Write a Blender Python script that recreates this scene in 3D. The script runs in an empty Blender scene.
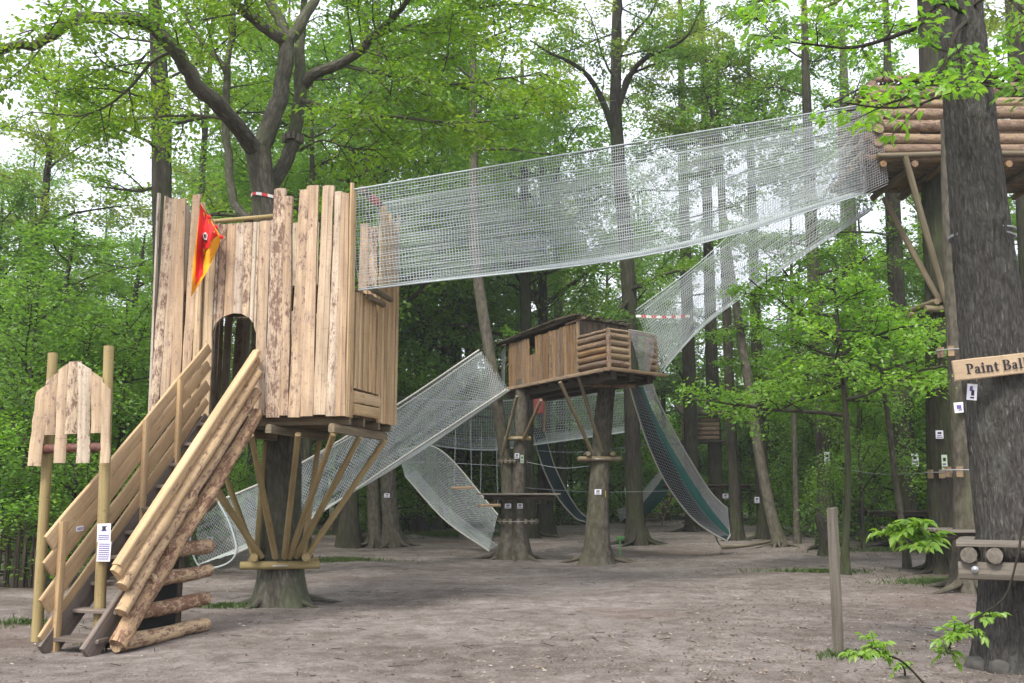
import bpy, math, random
import numpy as np
from mathutils import Vector

random.seed(7)
RS = np.random.RandomState(11)
rad = math.radians
C = bpy.context.scene.collection
SC = bpy.context.scene

# ------------------------------------------------------------------ camera model
F, PIT, CZ = 1000.0, rad(8.5), 1.6
SP, CP = math.sin(PIT), math.cos(PIT)


def P(px, py, Y):
    """world point seen at pixel (px, py) at distance Y in front of the camera"""
    x = (px - 512.0) / F
    v = (341.5 - py) / F
    t = Y / (CP - v * SP)
    return np.array((x * t, Y, CZ + (SP + v * CP) * t))


def G(px, py):
    """ground point under pixel"""
    x = (px - 512.0) / F
    v = (341.5 - py) / F
    t = -CZ / (SP + v * CP)
    return np.array((x * t, (CP - v * SP) * t, 0.0))


def XY(px, Y, z=1.0):
    """x of pixel column px at distance Y and height z"""
    dep = Y * CP + (z - CZ) * SP
    return np.array(((px - 512.0) / F * dep, Y, 0.0))


def unit(a):
    a = np.asarray(a, float)
    return a / (np.linalg.norm(a) + 1e-12)


UP = np.array((0, 0, 1.0))


def gz(x, y):
    x = np.asarray(x, float)
    y = np.asarray(y, float)
    return (0.030 * np.sin(0.55 * x + 1.3) * np.cos(0.43 * y) + 0.018 * np.sin(1.7 * x + 0.6 * y)
            + 0.012 * np.sin(2.9 * y - 1.1 * x + 2.0) + 0.00035 * np.clip(y - 40, 0, None) ** 1.2 * 0)


# ------------------------------------------------------------------ mesh builder
class MB:
    def __init__(s):
        s.v, s.g, s.r, s.f, s.n = [], [], [], [], 0

    def add(s, v, faces, g=None, r=None, smooth=False):
        v = np.asarray(v, float).reshape(-1, 3)
        n = len(v)
        s.v.append(v)
        s.g.append(np.asarray(g, float).reshape(-1, 3) if g is not None else v.copy())
        rr = np.random.rand() if r is None else r
        s.r.append(np.full(n, rr) if np.isscalar(rr) else np.asarray(rr, float))
        for f in faces if isinstance(faces, list) else [faces]:
            f = np.asarray(f, np.int64)
            if f.ndim == 1:
                f = f[None, :]
            s.f.append((f + s.n, smooth))
        s.n += n

    def build(s, name, mat, parent=None):
        me = bpy.data.meshes.new(name)
        v = np.concatenate(s.v)
        me.vertices.add(len(v))
        me.vertices.foreach_set('co', v.ravel().astype(np.float32))
        loops = np.concatenate([f.ravel() for f, _ in s.f]).astype(np.int32)
        tot = np.concatenate([np.full(len(f), f.shape[1]) for f, _ in s.f]).astype(np.int32)
        sm = np.concatenate([np.full(len(f), b) for f, b in s.f])
        me.loops.add(len(loops))
        me.loops.foreach_set('vertex_index', loops)
        me.polygons.add(len(tot))
        st = np.concatenate(([0], np.cumsum(tot)[:-1])).astype(np.int32)
        me.polygons.foreach_set('loop_start', st)
        me.polygons.foreach_set('use_smooth', sm)
        a = me.attributes.new('grain', 'FLOAT_VECTOR', 'POINT')
        a.data.foreach_set('vector', np.concatenate(s.g).ravel().astype(np.float32))
        a = me.attributes.new('rnd', 'FLOAT', 'POINT')
        a.data.foreach_set('value', np.concatenate(s.r).astype(np.float32))
        me.update(calc_edges=True)
        for m in mat if isinstance(mat, (list, tuple)) else [mat]:
            me.materials.append(m)
        o = bpy.data.objects.new(name, me)
        C.objects.link(o)
        if parent is not None:
            o.parent = parent
        return o

    # --- shapes -----------------------------------------------------------
    def tube(s, path, radii, sides=8, cap=True, wob=0.0, r=None, flare=0.0, flat=False):
        p = np.asarray(path, float)
        n = len(p)
        rr = np.full(n, radii, float) if np.isscalar(radii) else np.asarray(radii, float)
        t = np.gradient(p, axis=0)
        t /= np.linalg.norm(t, axis=1)[:, None] + 1e-12
        ref = np.array((1.0, 0, 0)) if abs(t[0][0]) < 0.8 else np.array((0, 1.0, 0))
        n1 = unit(np.cross(t[0], ref))
        N1 = np.empty((n, 3))
        for i in range(n):
            n1 = n1 - t[i] * np.dot(n1, t[i])
            n1 = n1 / (np.linalg.norm(n1) + 1e-12)
            N1[i] = n1
        N2 = np.cross(t, N1)
        th = np.linspace(0, 2 * np.pi, sides, endpoint=False)
        R_ = np.repeat(rr[:, None], sides, 1)
        if wob:
            ph = np.random.rand(4) * 6.28
            d = np.concatenate(([0], np.cumsum(np.linalg.norm(np.diff(p, axis=0), axis=1))))
            k = np.sin(2 * th[None, :] + ph[0] + d[:, None] * 1.3) + 0.6 * np.sin(3 * th[None, :] + ph[1] - d[:, None] * 2.1) \
                + 0.5 * np.sin(5.3 * d[:, None] + ph[2]) * np.ones((1, sides))
            R_ = R_ * (1 + wob * k)
        if flare:
            hgt = p[:, 2] - p[0, 2]
            ph = np.random.rand(3) * 6.28
            lob = 1 + 0.62 * np.cos(5 * th + ph[0])[None, :] + 0.38 * np.cos(3 * th + ph[1])[None, :]
            R_ = R_ * (1 + flare * np.exp(-hgt / 0.38)[:, None] * lob)
        V = p[:, None, :] + R_[:, :, None] * (np.cos(th)[None, :, None] * N1[:, None, :] + np.sin(th)[None, :, None] * N2[:, None, :])
        d = np.concatenate(([0], np.cumsum(np.linalg.norm(np.diff(p, axis=0), axis=1))))
        off = np.random.rand(3) * 40
        g = np.stack((rr[:, None] * np.cos(th)[None, :], rr[:, None] * np.sin(th)[None, :], np.repeat(d[:, None], sides, 1)), -1) + off
        idx = np.arange(n * sides).reshape(n, sides)
        nx = np.roll(idx, -1, 1)
        q = np.stack((idx[:-1], nx[:-1], nx[1:], idx[1:]), -1).reshape(-1, 4)
        pr = np.random.rand() if r is None else r
        s.add(V, q, g, pr, not flat)
        if cap:
            for k, rev in ((0, True), (n - 1, False)):
                ring = V[k]
                c = ring.mean(0) + (t[k] * (0.004 if not rev else -0.004))
                vv = np.vstack((ring, c[None]))
                gg = np.vstack((g[k] * 1.0, g[k].mean(0)[None]))
                i = np.arange(sides)
                j = (i + 1) % sides
                f = np.stack((j, i, np.full(sides, sides)), -1) if rev else np.stack((i, j, np.full(sides, sides)), -1)
                s.add(vv, f, gg, pr, False)

    def slab(s, p0, p1, w, th, nrm, wob=0.0, rnd_front=0.25, seg=6, r=None, w1=None, skew0=0.0, skew1=0.0):
        """plank from p0 to p1, width w, thickness th, outer face towards nrm; chamfered, wavy edges"""
        p0, p1 = np.asarray(p0, float), np.asarray(p1, float)
        ax = unit(p1 - p0)
        L = np.linalg.norm(p1 - p0)
        nr = np.asarray(nrm, float)
        nr = unit(nr - ax * np.dot(nr, ax))
        sd = np.cross(ax, nr)
        u = np.linspace(0, 1, seg + 1)
        ww = np.linspace(w, w if w1 is None else w1, seg + 1)
        c = rnd_front
        base = np.array([(-.5, -.5), (.5, -.5), (.5, .12), (.5 - .5 * c, .40), (.15, .5), (-.15, .5), (-.5 + .5 * c, .40), (-.5, .12)])
        m = len(base)
        rows = []
        gr = []
        off = np.random.rand(3) * 40
        e1 = (np.random.rand(seg + 1) - .5) * wob
        e2 = (np.random.rand(seg + 1) - .5) * wob
        for i, t in enumerate(u):
            ctr = p0 + (p1 - p0) * t
            x = base[:, 0] * ww[i]
            x = np.where(base[:, 0] > 0.3, x + e1[i], np.where(base[:, 0] < -0.3, x + e2[i], x))
            y = base[:, 1] * th
            sk = np.zeros(m)
            if i == 0:
                sk = base[:, 0] * skew0
            if i == seg:
                sk = base[:, 0] * skew1
            rows.append(ctr + x[:, None] * sd + y[:, None] * nr + sk[:, None] * ax)
            gr.append(np.stack((x, y, np.full(m, t * L)), -1) + off)
        V = np.array(rows)
        idx = np.arange((seg + 1) * m).reshape(seg + 1, m)
        nx = np.roll(idx, -1, 1)
        q = np.stack((idx[:-1], nx[:-1], nx[1:], idx[1:]), -1).reshape(-1, 4)
        s.add(V, [q, idx[0][::-1][None], idx[-1][None]], np.array(gr), r, False)

    def box(s, c, ex, ey, hx, hy, hz, r=None, ez=None):
        ex, ey = unit(ex), unit(ey)
        ez = np.cross(ex, ey) if ez is None else unit(ez)
        v, g = [], []
        off = np.random.rand(3) * 40
        for a, b, d in ((-1, -1, -1), (1, -1, -1), (1, 1, -1), (-1, 1, -1), (-1, -1, 1), (1, -1, 1), (1, 1, 1), (-1, 1, 1)):
            v.append(np.asarray(c) + a * hx * ex + b * hy * ey + d * hz * ez)
            g.append(np.array((b * hy, d * hz, a * hx)) + off)
        f = np.array([(0, 3, 2, 1), (4, 5, 6, 7), (0, 1, 5, 4), (1, 2, 6, 5), (2, 3, 7, 6), (3, 0, 4, 7)])
        s.add(v, f, g, r)

    def wires(s, lines, r):
        """many thin strands at once: lines (m, n, 3)"""
        L = np.asarray(lines, float)
        m, n, _ = L.shape
        t = np.gradient(L, axis=1)
        t /= np.linalg.norm(t, axis=2)[..., None] + 1e-12
        ref = np.where(np.abs(t[..., 2:3]) > 0.85, np.array((1.0, 0, 0)), np.array((0, 0, 1.0)))
        a = np.cross(t, ref)
        a /= np.linalg.norm(a, axis=2)[..., None] + 1e-12
        b = np.cross(t, a)
        rings = [L + r * (math.cos(k) * a + math.sin(k) * b) for k in (0.5, 2.594, 4.689)]
        V = np.stack(rings, 2)
        idx = np.arange(m * n * 3).reshape(m, n, 3)
        nx = np.roll(idx, -1, 2)
        q = np.stack((idx[:, :-1], nx[:, :-1], nx[:, 1:], idx[:, 1:]), -1).reshape(-1, 4)
        s.add(V, q, None, 0.5, True)


# ------------------------------------------------------------------ node materials
class NM:
    def __init__(s, name):
        s.m = bpy.data.materials.new(name)
        s.m.use_nodes = True
        s.nt = s.m.node_tree
        s.nt.nodes.clear()
        s.out = s.nt.nodes.new('ShaderNodeOutputMaterial')

    def n(s, typ, ins=None, **kw):
        nd = s.nt.nodes.new(typ)
        for k, v in kw.items():
            setattr(nd, k, v)
        for k, v in (ins or {}).items():
            if hasattr(v, 'is_output') or isinstance(v, bpy.types.NodeSocket):
                s.nt.links.new(v, nd.inputs[k])
            else:
                nd.inputs[k].default_value = v
        return nd

    def attr(s, name, what):
        return s.n('ShaderNodeAttribute', attribute_name=name).outputs[what]

    def scale(s, vec, sc):
        return s.n('ShaderNodeVectorMath', {0: vec, 1: sc}, operation='MULTIPLY').outputs[0]

    def noise(s, vec, scale=1.0, detail=4.0, rough=0.55):
        return s.n('ShaderNodeTexNoise', {'Vector': vec, 'Scale': scale, 'Detail': detail, 'Roughness': rough}).outputs[0]

    def ramp(s, fac, stops, interp='LINEAR'):
        nd = s.n('ShaderNodeValToRGB', {0: fac})
        cr = nd.color_ramp
        cr.interpolation = interp
        while len(cr.elements) < len(stops):
            cr.elements.new(0.5)
        for e, (p, c) in zip(cr.elements, stops):
            e.position = p
            e.color = (c, c, c, 1) if np.isscalar(c) else (*c, 1)
        return nd.outputs[0]

    def mix(s, fac, a, b, typ='MIX'):
        nd = s.n('ShaderNodeMix', data_type='RGBA', blend_type=typ)
        for i, v in ((0, fac), (6, a), (7, b)):
            if isinstance(v, bpy.types.NodeSocket):
                s.nt.links.new(v, nd.inputs[i])
            elif i == 0:
                nd.inputs[0].default_value = v
            else:
                nd.inputs[i].default_value = (*v, 1)
        return nd.outputs[2]

    def math(s, op, a, b=0.0):
        return s.n('ShaderNodeMath', {0: a, 1: b}, operation=op).outputs[0]

    def bump(s, h, strength, dist=0.02):
        return s.n('ShaderNodeBump', {'Height': h, 'Strength': strength, 'Distance': dist}).outputs[0]

    def pbr(s, col, rough=0.8, normal=None, spec=0.25, metal=0.0):
        b = s.n('ShaderNodeBsdfPrincipled', {'Roughness': rough, 'Specular IOR Level': spec, 'Metallic': metal})
        if isinstance(col, bpy.types.NodeSocket):
            s.nt.links.new(col, b.inputs['Base Color'])
        else:
            b.inputs['Base Color'].default_value = (*col, 1)
        if normal is not None:
            s.nt.links.new(normal, b.inputs['Normal'])
        s.nt.links.new(b.outputs[0], s.out.inputs[0])
        return s.m


def m_wood(name, tints, streak=(0.55, 1.1), bark=(0.10, 0.045, 0.025), bark_at=0.62, flake=0.0, bump=0.5, weather=0.0):
    """sawn or peeled wood: tints picked per piece, grain along the piece, leftover bark patches"""
    k = NM(name)
    g = k.attr('grain', 'Vector')
    rnd = k.attr('rnd', 'Fac')
    st = [(i / max(1, len(tints) - 1) if len(tints) > 1 else 0, c) for i, c in enumerate(tints)]
    base = k.ramp(rnd, st)
    n1 = k.noise(k.scale(g, (38, 38, 1.6)), 1, 5, 0.6)
    v = k.ramp(n1, [(0.3, streak[0]), (0.72, streak[1])])
    col = k.mix(1.0, base, v, 'MULTIPLY')
    n0 = k.noise(k.scale(g, (3, 3, 1.1)), 1, 3)
    col = k.mix(1.0, col, k.ramp(n0, [(0.3, (0.78, 0.74, 0.70)), (0.7, (1.12, 1.1, 1.08))]), 'MULTIPLY')
    n2 = k.noise(k.scale(g, (13, 13, 6.0)), 1, 8, 0.72)
    n3 = k.noise(k.scale(g, (48, 48, 22)), 1, 3, 0.6)
    m = k.math('ADD', k.math('MULTIPLY', n2, 0.70), k.math('MULTIPLY', n3, 0.30 + flake))
    # some pieces are peeled clean, others keep much of their bark
    r2 = k.math('FRACT', k.math('MULTIPLY', rnd, 7.31))
    m = k.math('ADD', m, k.math('MULTIPLY', k.math('SUBTRACT', r2, 0.5), 0.13))
    inner = k.ramp(m, [(bark_at - 0.06, 0.0), (bark_at - 0.02, 0.6)])
    col = k.mix(inner, col, tuple(min(0.6, c * 2.0 + 0.075) for c in bark))
    msk = k.ramp(m, [(bark_at, 0.0), (bark_at + 0.03, 1.0)])
    bcol = k.mix(n3, bark, tuple(min(1, c * 2.4) for c in bark))
    col = k.mix(msk, col, bcol)
    n6 = k.noise(k.scale(g, (16, 16, 60)), 1, 3, 0.6)
    col = k.mix(k.ramp(n6, [(0.60, 0.0), (0.70, 0.55)]), col, k.mix(1.0, col, (0.52, 0.44, 0.38), 'MULTIPLY'))
    # knots
    vo = k.n('ShaderNodeTexVoronoi', {'Vector': k.scale(g, (7, 7, 1.9)), 'Scale': 1.0}).outputs['Distance']
    kn = k.ramp(vo, [(0.06, 1.0), (0.13, 0.0)])
    col = k.mix(k.math('MULTIPLY', kn, 0.75), col, tuple(c * 1.3 for c in bark))
    h = k.math('ADD', k.math('MULTIPLY', n1, 0.5), k.math('MULTIPLY', msk, 0.6))
    return k.pbr(col, 0.78, k.bump(h, bump, 0.008), 0.2)


def m_bark(name, light, dark, moss=(0.07, 0.10, 0.03), moss_amt=0.45, ratio=(16, 16, 2.6), lichen=0.0, bump=1.0, dist=0.03, gapw=0.6):
    k = NM(name)
    g = k.attr('grain', 'Vector')
    n1 = k.noise(k.scale(g, ratio), 1, 6, 0.65)
    vo = k.n('ShaderNodeTexVoronoi', {'Vector': k.scale(g, tuple(r * 0.8 for r in ratio)), 'Scale': 1.0}, feature='DISTANCE_TO_EDGE').outputs['Distance']
    gap = k.ramp(vo, [(0.0, 0.0), (0.22, 1.0)])
    f = k.math('MULTIPLY', k.ramp(n1, [(0.36, 0.0), (0.62, 1.0)]), k.math('ADD', k.math('MULTIPLY', gap, gapw), 1.0 - gapw))
    col = k.mix(f, dark, light)
    n2 = k.noise(k.scale(g, (1.7, 1.7, 0.8)), 1, 5, 0.6)
    col = k.mix(k.math('MULTIPLY', k.ramp(n2, [(0.42, 0.0), (0.68, 1.0)]), moss_amt), col, moss)
    if lichen:
        n4 = k.noise(k.scale(g, (6, 6, 5)), 1, 5, 0.6)
        col = k.mix(k.math('MULTIPLY', k.ramp(n4, [(0.56, 0.0), (0.63, 1.0)]), lichen), col, (0.20, 0.21, 0.18))
    return k.pbr(col, 0.9, k.bump(f, bump, dist), 0.15)


def m_leaf(name, cols, trans=0.45, gloss=0.025):
    k = NM(name)
    rnd = k.attr('rnd', 'Fac')
    col = k.ramp(rnd, [(i / (len(cols) - 1), c) for i, c in enumerate(cols)])
    tcol = k.mix(1.0, col, (1.42, 1.47, 0.80), 'MULTIPLY')
    d = k.n('ShaderNodeBsdfDiffuse', {'Color': col})
    t = k.n('ShaderNodeBsdfTranslucent', {'Color': tcol})
    gl = k.n('ShaderNodeBsdfGlossy', {'Color': (0.8, 0.85, 0.8, 1), 'Roughness': 0.45})
    mx = k.n('ShaderNodeMixShader', {0: trans, 1: d.outputs[0], 2: t.outputs[0]})
    m2 = k.n('ShaderNodeMixShader', {0: gloss, 1: mx.outputs[0], 2: gl.outputs[0]})
    k.nt.links.new(m2.outputs[0], k.out.inputs[0])
    return k.m


def m_plain(name, col, rough=0.7, var=0.25, scale=8.0, spec=0.25, metal=0.0, bump=0.0):
    k = NM(name)
    g = k.attr('grain', 'Vector')
    n = k.noise(g, scale, 4)
    c = k.mix(1.0, col, k.ramp(n, [(0.3, 1 - var), (0.7, 1 + var * 0.5)]), 'MULTIPLY')
    return k.pbr(c, rough, k.bump(n, bump, 0.01) if bump else None, spec, metal)


MAT = {}
MAT['slab'] = m_wood('slab_wood', [(0.56, 0.435, 0.295), (0.53, 0.385, 0.255), (0.60, 0.50, 0.37), (0.50, 0.37, 0.25), (0.57, 0.52, 0.445), (0.57, 0.435, 0.275), (0.54, 0.405, 0.28)],
                     bark=(0.105, 0.066, 0.046), bark_at=0.596, flake=0.06, streak=(0.62, 1.05))
MAT['sawn'] = m_wood('sawn_pine', [(0.52, 0.375, 0.205), (0.46, 0.325, 0.18), (0.56, 0.42, 0.25)], bark=(0.2, 0.1, 0.05), bark_at=0.80, streak=(0.72, 1.06))
MAT['log'] = m_wood('peeled_log', [(0.47, 0.325, 0.170), (0.50, 0.375, 0.225), (0.44, 0.285, 0.14)], bark=(0.105, 0.056, 0.034), bark_at=0.580, flake=0.09, streak=(0.72, 1.08), bump=0.8)
MAT['pole'] = m_wood('treated_pole', [(0.32, 0.26, 0.12), (0.36, 0.28, 0.14)], bark=(0.16, 0.1, 0.05), bark_at=0.85, streak=(0.7, 1.08))
MAT['greypole'] = m_wood('weathered_pole', [(0.20, 0.175, 0.12), (0.24, 0.19, 0.12)], bark=(0.08, 0.06, 0.04), bark_at=0.78)
MAT['step'] = m_wood('worn_step', [(0.17, 0.145, 0.125), (0.21, 0.175, 0.15)], bark=(0.06, 0.05, 0.045), bark_at=0.8)
MAT['hutboard'] = m_wood('hut_board', [(0.25, 0.155, 0.072), (0.31, 0.20, 0.10), (0.18, 0.108, 0.052), (0.28, 0.17, 0.075), (0.22, 0.15, 0.09)], bark=(0.06, 0.042, 0.03), bark_at=0.565, flake=.04, streak=(0.40, 1.15))
MAT['hutlog'] = m_wood('hut_log', [(0.30, 0.22, 0.130), (0.35, 0.265, 0.165), (0.23, 0.165, 0.10)], bark=(0.08, 0.05, 0.035), bark_at=0.565, flake=0.04)
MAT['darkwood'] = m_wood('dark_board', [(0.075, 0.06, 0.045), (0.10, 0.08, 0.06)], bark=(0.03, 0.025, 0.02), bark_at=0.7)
MAT['redbark'] = m_wood('red_bark_log', [(0.17, 0.065, 0.045), (0.15, 0.06, 0.04)], bark=(0.06, 0.03, 0.025), bark_at=0.52, flake=0.05)
MAT['greyboard'] = m_wood('grey_board', [(0.16, 0.145, 0.12), (0.20, 0.18, 0.15)], bark=(0.07, 0.06, 0.05), bark_at=0.75)
MAT['thatch'] = m_bark('brush_roof', (0.11, 0.085, 0.06), (0.035, 0.028, 0.02), moss_amt=0.3)
MAT['bark_oak'] = m_bark('bark_oak', (0.124, 0.115, 0.090), (0.046, 0.042, 0.032), moss=(0.085, 0.105, 0.045), moss_amt=0.6, ratio=(20, 20, 6), bump=0.6, dist=0.02)
MAT['bark_gnarly'] = m_bark('bark_furrowed', (0.185, 0.172, 0.155), (0.045, 0.041, 0.036), moss=(0.085, 0.090, 0.065), moss_amt=0.25, ratio=(40, 40, 8.0), lichen=0.25, bump=1.0, dist=0.04)
MAT['bark_beech'] = m_bark('bark_smooth', (0.128, 0.112, 0.090), (0.046, 0.040, 0.031), moss=(0.080, 0.086, 0.042), moss_amt=0.5, gapw=0.15, ratio=(14, 14, 6), bump=0.35, dist=0.02)
MAT['bark_dark'] = m_bark('bark_dark', (0.075, 0.066, 0.052), (0.028, 0.024, 0.019), moss_amt=0.4)
MAT['twig'] = m_bark('twig_bark', (0.060, 0.050, 0.038), (0.025, 0.021, 0.016), moss_amt=0.2)
MAT['leaf_oak'] = m_leaf('leaf_oak', [(0.085, 0.179, 0.021), (0.124, 0.237, 0.023), (0.176, 0.288, 0.026), (0.247, 0.307, 0.031)], 0.55)
MAT['leaf_beech'] = m_leaf('leaf_beech', [(0.085, 0.179, 0.030), (0.120, 0.233, 0.036), (0.169, 0.286, 0.046)], 0.55)
MAT['leaf_dark'] = m_leaf('leaf_dark', [(0.078, 0.165, 0.034), (0.105, 0.208, 0.038), (0.140, 0.250, 0.044)], 0.5)
MAT['leaf_pale'] = m_leaf('leaf_pale', [(0.163, 0.237, 0.046), (0.215, 0.288, 0.055), (0.260, 0.314, 0.078)], 0.5)
MAT['leaf_bright'] = m_leaf('leaf_bright', [(0.124, 0.282, 0.026), (0.176, 0.346, 0.031), (0.240, 0.410, 0.039)], 0.55, 0.05)
MAT['leaf_sprout'] = m_leaf('leaf_sprout', [(0.15, 0.29, 0.03), (0.20, 0.35, 0.04), (0.27, 0.40, 0.06)], 0.55, 0.05)
MAT['grass'] = m_leaf('grass_blade', [(0.045, 0.085, 0.022), (0.065, 0.110, 0.028), (0.10, 0.125, 0.04)], 0.3)
MAT['net'] = m_plain('net_rope', (0.41, 0.45, 0.44), 0.8, 0.1)
MAT['netgrey'] = m_plain('net_rope_grey', (0.30, 0.30, 0.30), 0.8, 0.1)
MAT['rope'] = m_plain('edge_rope_fibre', (0.42, 0.41, 0.36), 0.85, 0.2, 30)
MAT['cable'] = m_plain('steel_cable', (0.28, 0.30, 0.30), 0.5, 0.2)
MAT['teal'] = m_plain('teal_tarpaulin', (0.007, 0.065, 0.055), 0.65, 0.25, 3)
MAT['tealdark'] = m_plain('dark_tarpaulin', (0.012, 0.030, 0.034), 0.6, 0.3, 3)
MAT['black'] = m_plain('black_sheet', (0.012, 0.012, 0.012), 0.75, 0.3, 5)
MAT['paper'] = m_plain('laminated_paper', (0.74, 0.73, 0.78), 0.35, 0.06, 6, 0.5)
MAT['papergreen'] = m_plain('green_paper', (0.50, 0.62, 0.42), 0.4, 0.1, 6, 0.5)
MAT['ink'] = m_plain('ink', (0.025, 0.022, 0.03), 0.6, 0.1)
MAT['inkblue'] = m_plain('ink_violet', (0.13, 0.10, 0.28), 0.6, 0.1)
MAT['flagred'] = m_plain('flag_red', (0.62, 0.022, 0.022), 0.7, 0.12, 5)
MAT['flagyellow'] = m_plain('flag_yellow', (0.80, 0.33, 0.015), 0.7, 0.1, 5)
MAT['white'] = m_plain('white_paint', (0.75, 0.74, 0.72), 0.6, 0.08)
MAT['red'] = m_plain('red_tape', (0.55, 0.05, 0.05), 0.55, 0.1)
MAT['pinkred'] = m_plain('faded_red_board', (0.50, 0.12, 0.12), 0.7, 0.2, 3)
MAT['bolt'] = m_plain('zinc_bolt', (0.45, 0.45, 0.46), 0.35, 0.1, 8, 0.5, 0.9)
MAT['greensign'] = m_plain('green_paint', (0.10, 0.30, 0.09), 0.6, 0.1)
MAT['stone'] = m_plain('mossy_stone', (0.10, 0.095, 0.085), 0.9, 0.5, 7, 0.2, 0, 0.8)
MAT['yellow'] = m_plain('yellow_cloth', (0.55, 0.42, 0.03), 0.7, 0.1)
MAT['litter'] = m_leaf('dry_leaf', [(0.055, 0.038, 0.027), (0.11, 0.075, 0.05), (0.20, 0.145, 0.10), (0.28, 0.23, 0.18), (0.36, 0.31, 0.26)], 0.1, 0.03)
MAT['signwood'] = m_wood('sign_board', [(0.48, 0.37, 0.245), (0.50, 0.39, 0.26)], bark=(0.3, 0.17, 0.08), bark_at=0.85, streak=(0.85, 1.05))


def m_ground():
    k = NM('trodden_soil')
    co = k.n('ShaderNodeTexCoord').outputs['Object']
    n1 = k.noise(k.scale(co, (0.8, 1.3, 1)), 0.42, 7, 0.66)
    n2 = k.noise(co, 3.1, 8, 0.74)
    n3 = k.noise(co, 21.0, 5, 0.7)
    n4 = k.noise(k.scale(co, (60, 90, 60)), 1.0, 3, 0.6)
    col = k.mix(k.ramp(n1, [(0.38, 0.0), (0.60, 1.0)]), (0.150, 0.128, 0.114), (0.265, 0.236, 0.217))
    col = k.mix(k.ramp(n2, [(0.42, 0.0), (0.62, 1.0)]), k.mix(1.0, col, (0.60, 0.57, 0.55), 'MULTIPLY'), col)
    col = k.mix(k.ramp(n3, [(0.30, 0.75), (0.50, 0.0)]), col, (0.070, 0.056, 0.049))
    col = k.mix(k.ramp(n4, [(0.575, 0.0), (0.66, 0.65)]), col, (0.36, 0.32, 0.285))
    # reddish-brown litter under the trees on the right and far side
    n5 = k.noise(co, 0.21, 4, 0.5)
    col = k.mix(k.ramp(n5, [(0.54, 0.0), (0.68, 0.55)]), col, (0.115, 0.075, 0.055))
    h = k.math('ADD', k.math('MULTIPLY', n2, 0.6), k.math('MULTIPLY', n3, 0.35))
    return k.pbr(col, 0.95, k.bump(h, 1.0, 0.06), 0.1)


# ------------------------------------------------------------------ things
def thing(name, label, cat, loc=(0, 0, 0), group=None, rz=0.0):
    o = bpy.data.objects.new(name, None)
    o.empty_display_size = 0.2
    C.objects.link(o)
    o.location = [float(a) for a in loc]
    o.rotation_euler = (0, 0, rz)
    o['label'] = label
    o['category'] = cat
    if group:
        o['group'] = group
    return o


def tag(o, label, cat, group=None):
    o['label'] = label
    o['category'] = cat
    if group:
        o['group'] = group
    return o


def part(mb, name, mat, parent):
    """a part meshed in world coordinates under an Empty that stands at its thing's base"""
    l = np.array(parent.location)
    mb.v = [v - l for v in mb.v]
    return mb.build(name, mat, parent)


def sub(mb, name, mat, parent, root):
    l = np.array(root.location)
    mb.v = [v - l for v in mb.v]
    return mb.build(name, mat, parent)


def bez(pts, n=20):
    """smooth curve through points (Catmull-Rom)"""
    p = [np.asarray(a, float) for a in pts]
    if len(p) == 2:
        return np.array([p[0] + (p[1] - p[0]) * t for t in np.linspace(0, 1, n)])
    q = [2 * p[0] - p[1]] + p + [2 * p[-1] - p[-2]]
    out = []
    m = len(p) - 1
    for t in np.linspace(0, m, n):
        i = min(int(t), m - 1)
        u = t - i
        a, b, c, d = q[i:i + 4]
        out.append(0.5 * ((2 * b) + (-a + c) * u + (2 * a - 5 * b + 4 * c - d) * u * u + (-a + 3 * b - 3 * c + d) * u ** 3))
    return np.array(out)


def roots(mb, c, r, n=6, seed=0):
    """root buttresses running from the foot of a trunk into the soil"""
    q = np.random.RandomState(seed)
    for k in range(n):
        a = 6.283 * (k + .5 * q.rand()) / n
        d = np.array((math.cos(a), math.sin(a), 0))
        s_ = np.array((-d[1], d[0], 0)) * (q.rand() - .5) * r * 1.2
        L = r * (1.9 + 1.3 * q.rand())
        b = np.array((c[0], c[1], 0.0))
        mb.tube(bez([b + d * r * .7 + UP * r * 1.5, b + d * r * 1.25 + UP * r * .45, b + d * (r * .9 + L * .5) + s_ * .5 + UP * .035, b + d * (r + L) + s_ - UP * .05], 10),
                np.linspace(r * .34, r * .07, 10), 8, cap=False, wob=.08)


# ------------------------------------------------------------------ foliage
def leaf_quads(mb, pos, dirs, nrm, size, rnd, asp=0.62, six=False):
    """leaf-shaped faces: a kite, or a folded six-point leaf for close ones"""
    d = dirs / (np.linalg.norm(dirs, axis=1)[:, None] + 1e-9)
    s = np.cross(nrm, d)
    s /= np.linalg.norm(s, axis=1)[:, None] + 1e-9
    n = np.cross(d, s)
    L = size[:, None]
    W = L * asp * 0.5
    m = len(pos)
    if not six:
        V = np.stack((pos, pos + d * L * 0.42 + s * W + n * L * 0.05, pos + d * L - n * L * 0.06, pos + d * L * 0.42 - s * W + n * L * 0.05), 1)
        idx = np.arange(m * 4).reshape(m, 4)
        mb.add(V, idx, None, np.repeat(rnd, 4), False)
    else:
        fold = 0.10
        V = np.stack((pos, pos + d * L * 0.28 + s * W * 0.95 + n * L * fold, pos + d * L * 0.62 + s * W * 0.8 + n * L * fold * 0.7, pos + d * L - n * L * 0.1,
                      pos + d * L * 0.62 - s * W * 0.8 + n * L * fold * 0.7, pos + d * L * 0.28 - s * W * 0.95 + n * L * fold, pos + d * L * 0.5 - n * L * 0.01), 1)
        b = np.arange(m)[:, None] * 7
        q1 = np.concatenate((b, b + 1, b + 2, b + 6), 1)
        q2 = np.concatenate((b + 6, b + 2, b + 3, b + 4), 1)
        q3 = np.concatenate((b, b + 6, b + 4, b + 5), 1)
        mb.add(V, [q1, q2, q3], None, np.repeat(rnd, 7), False)


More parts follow.
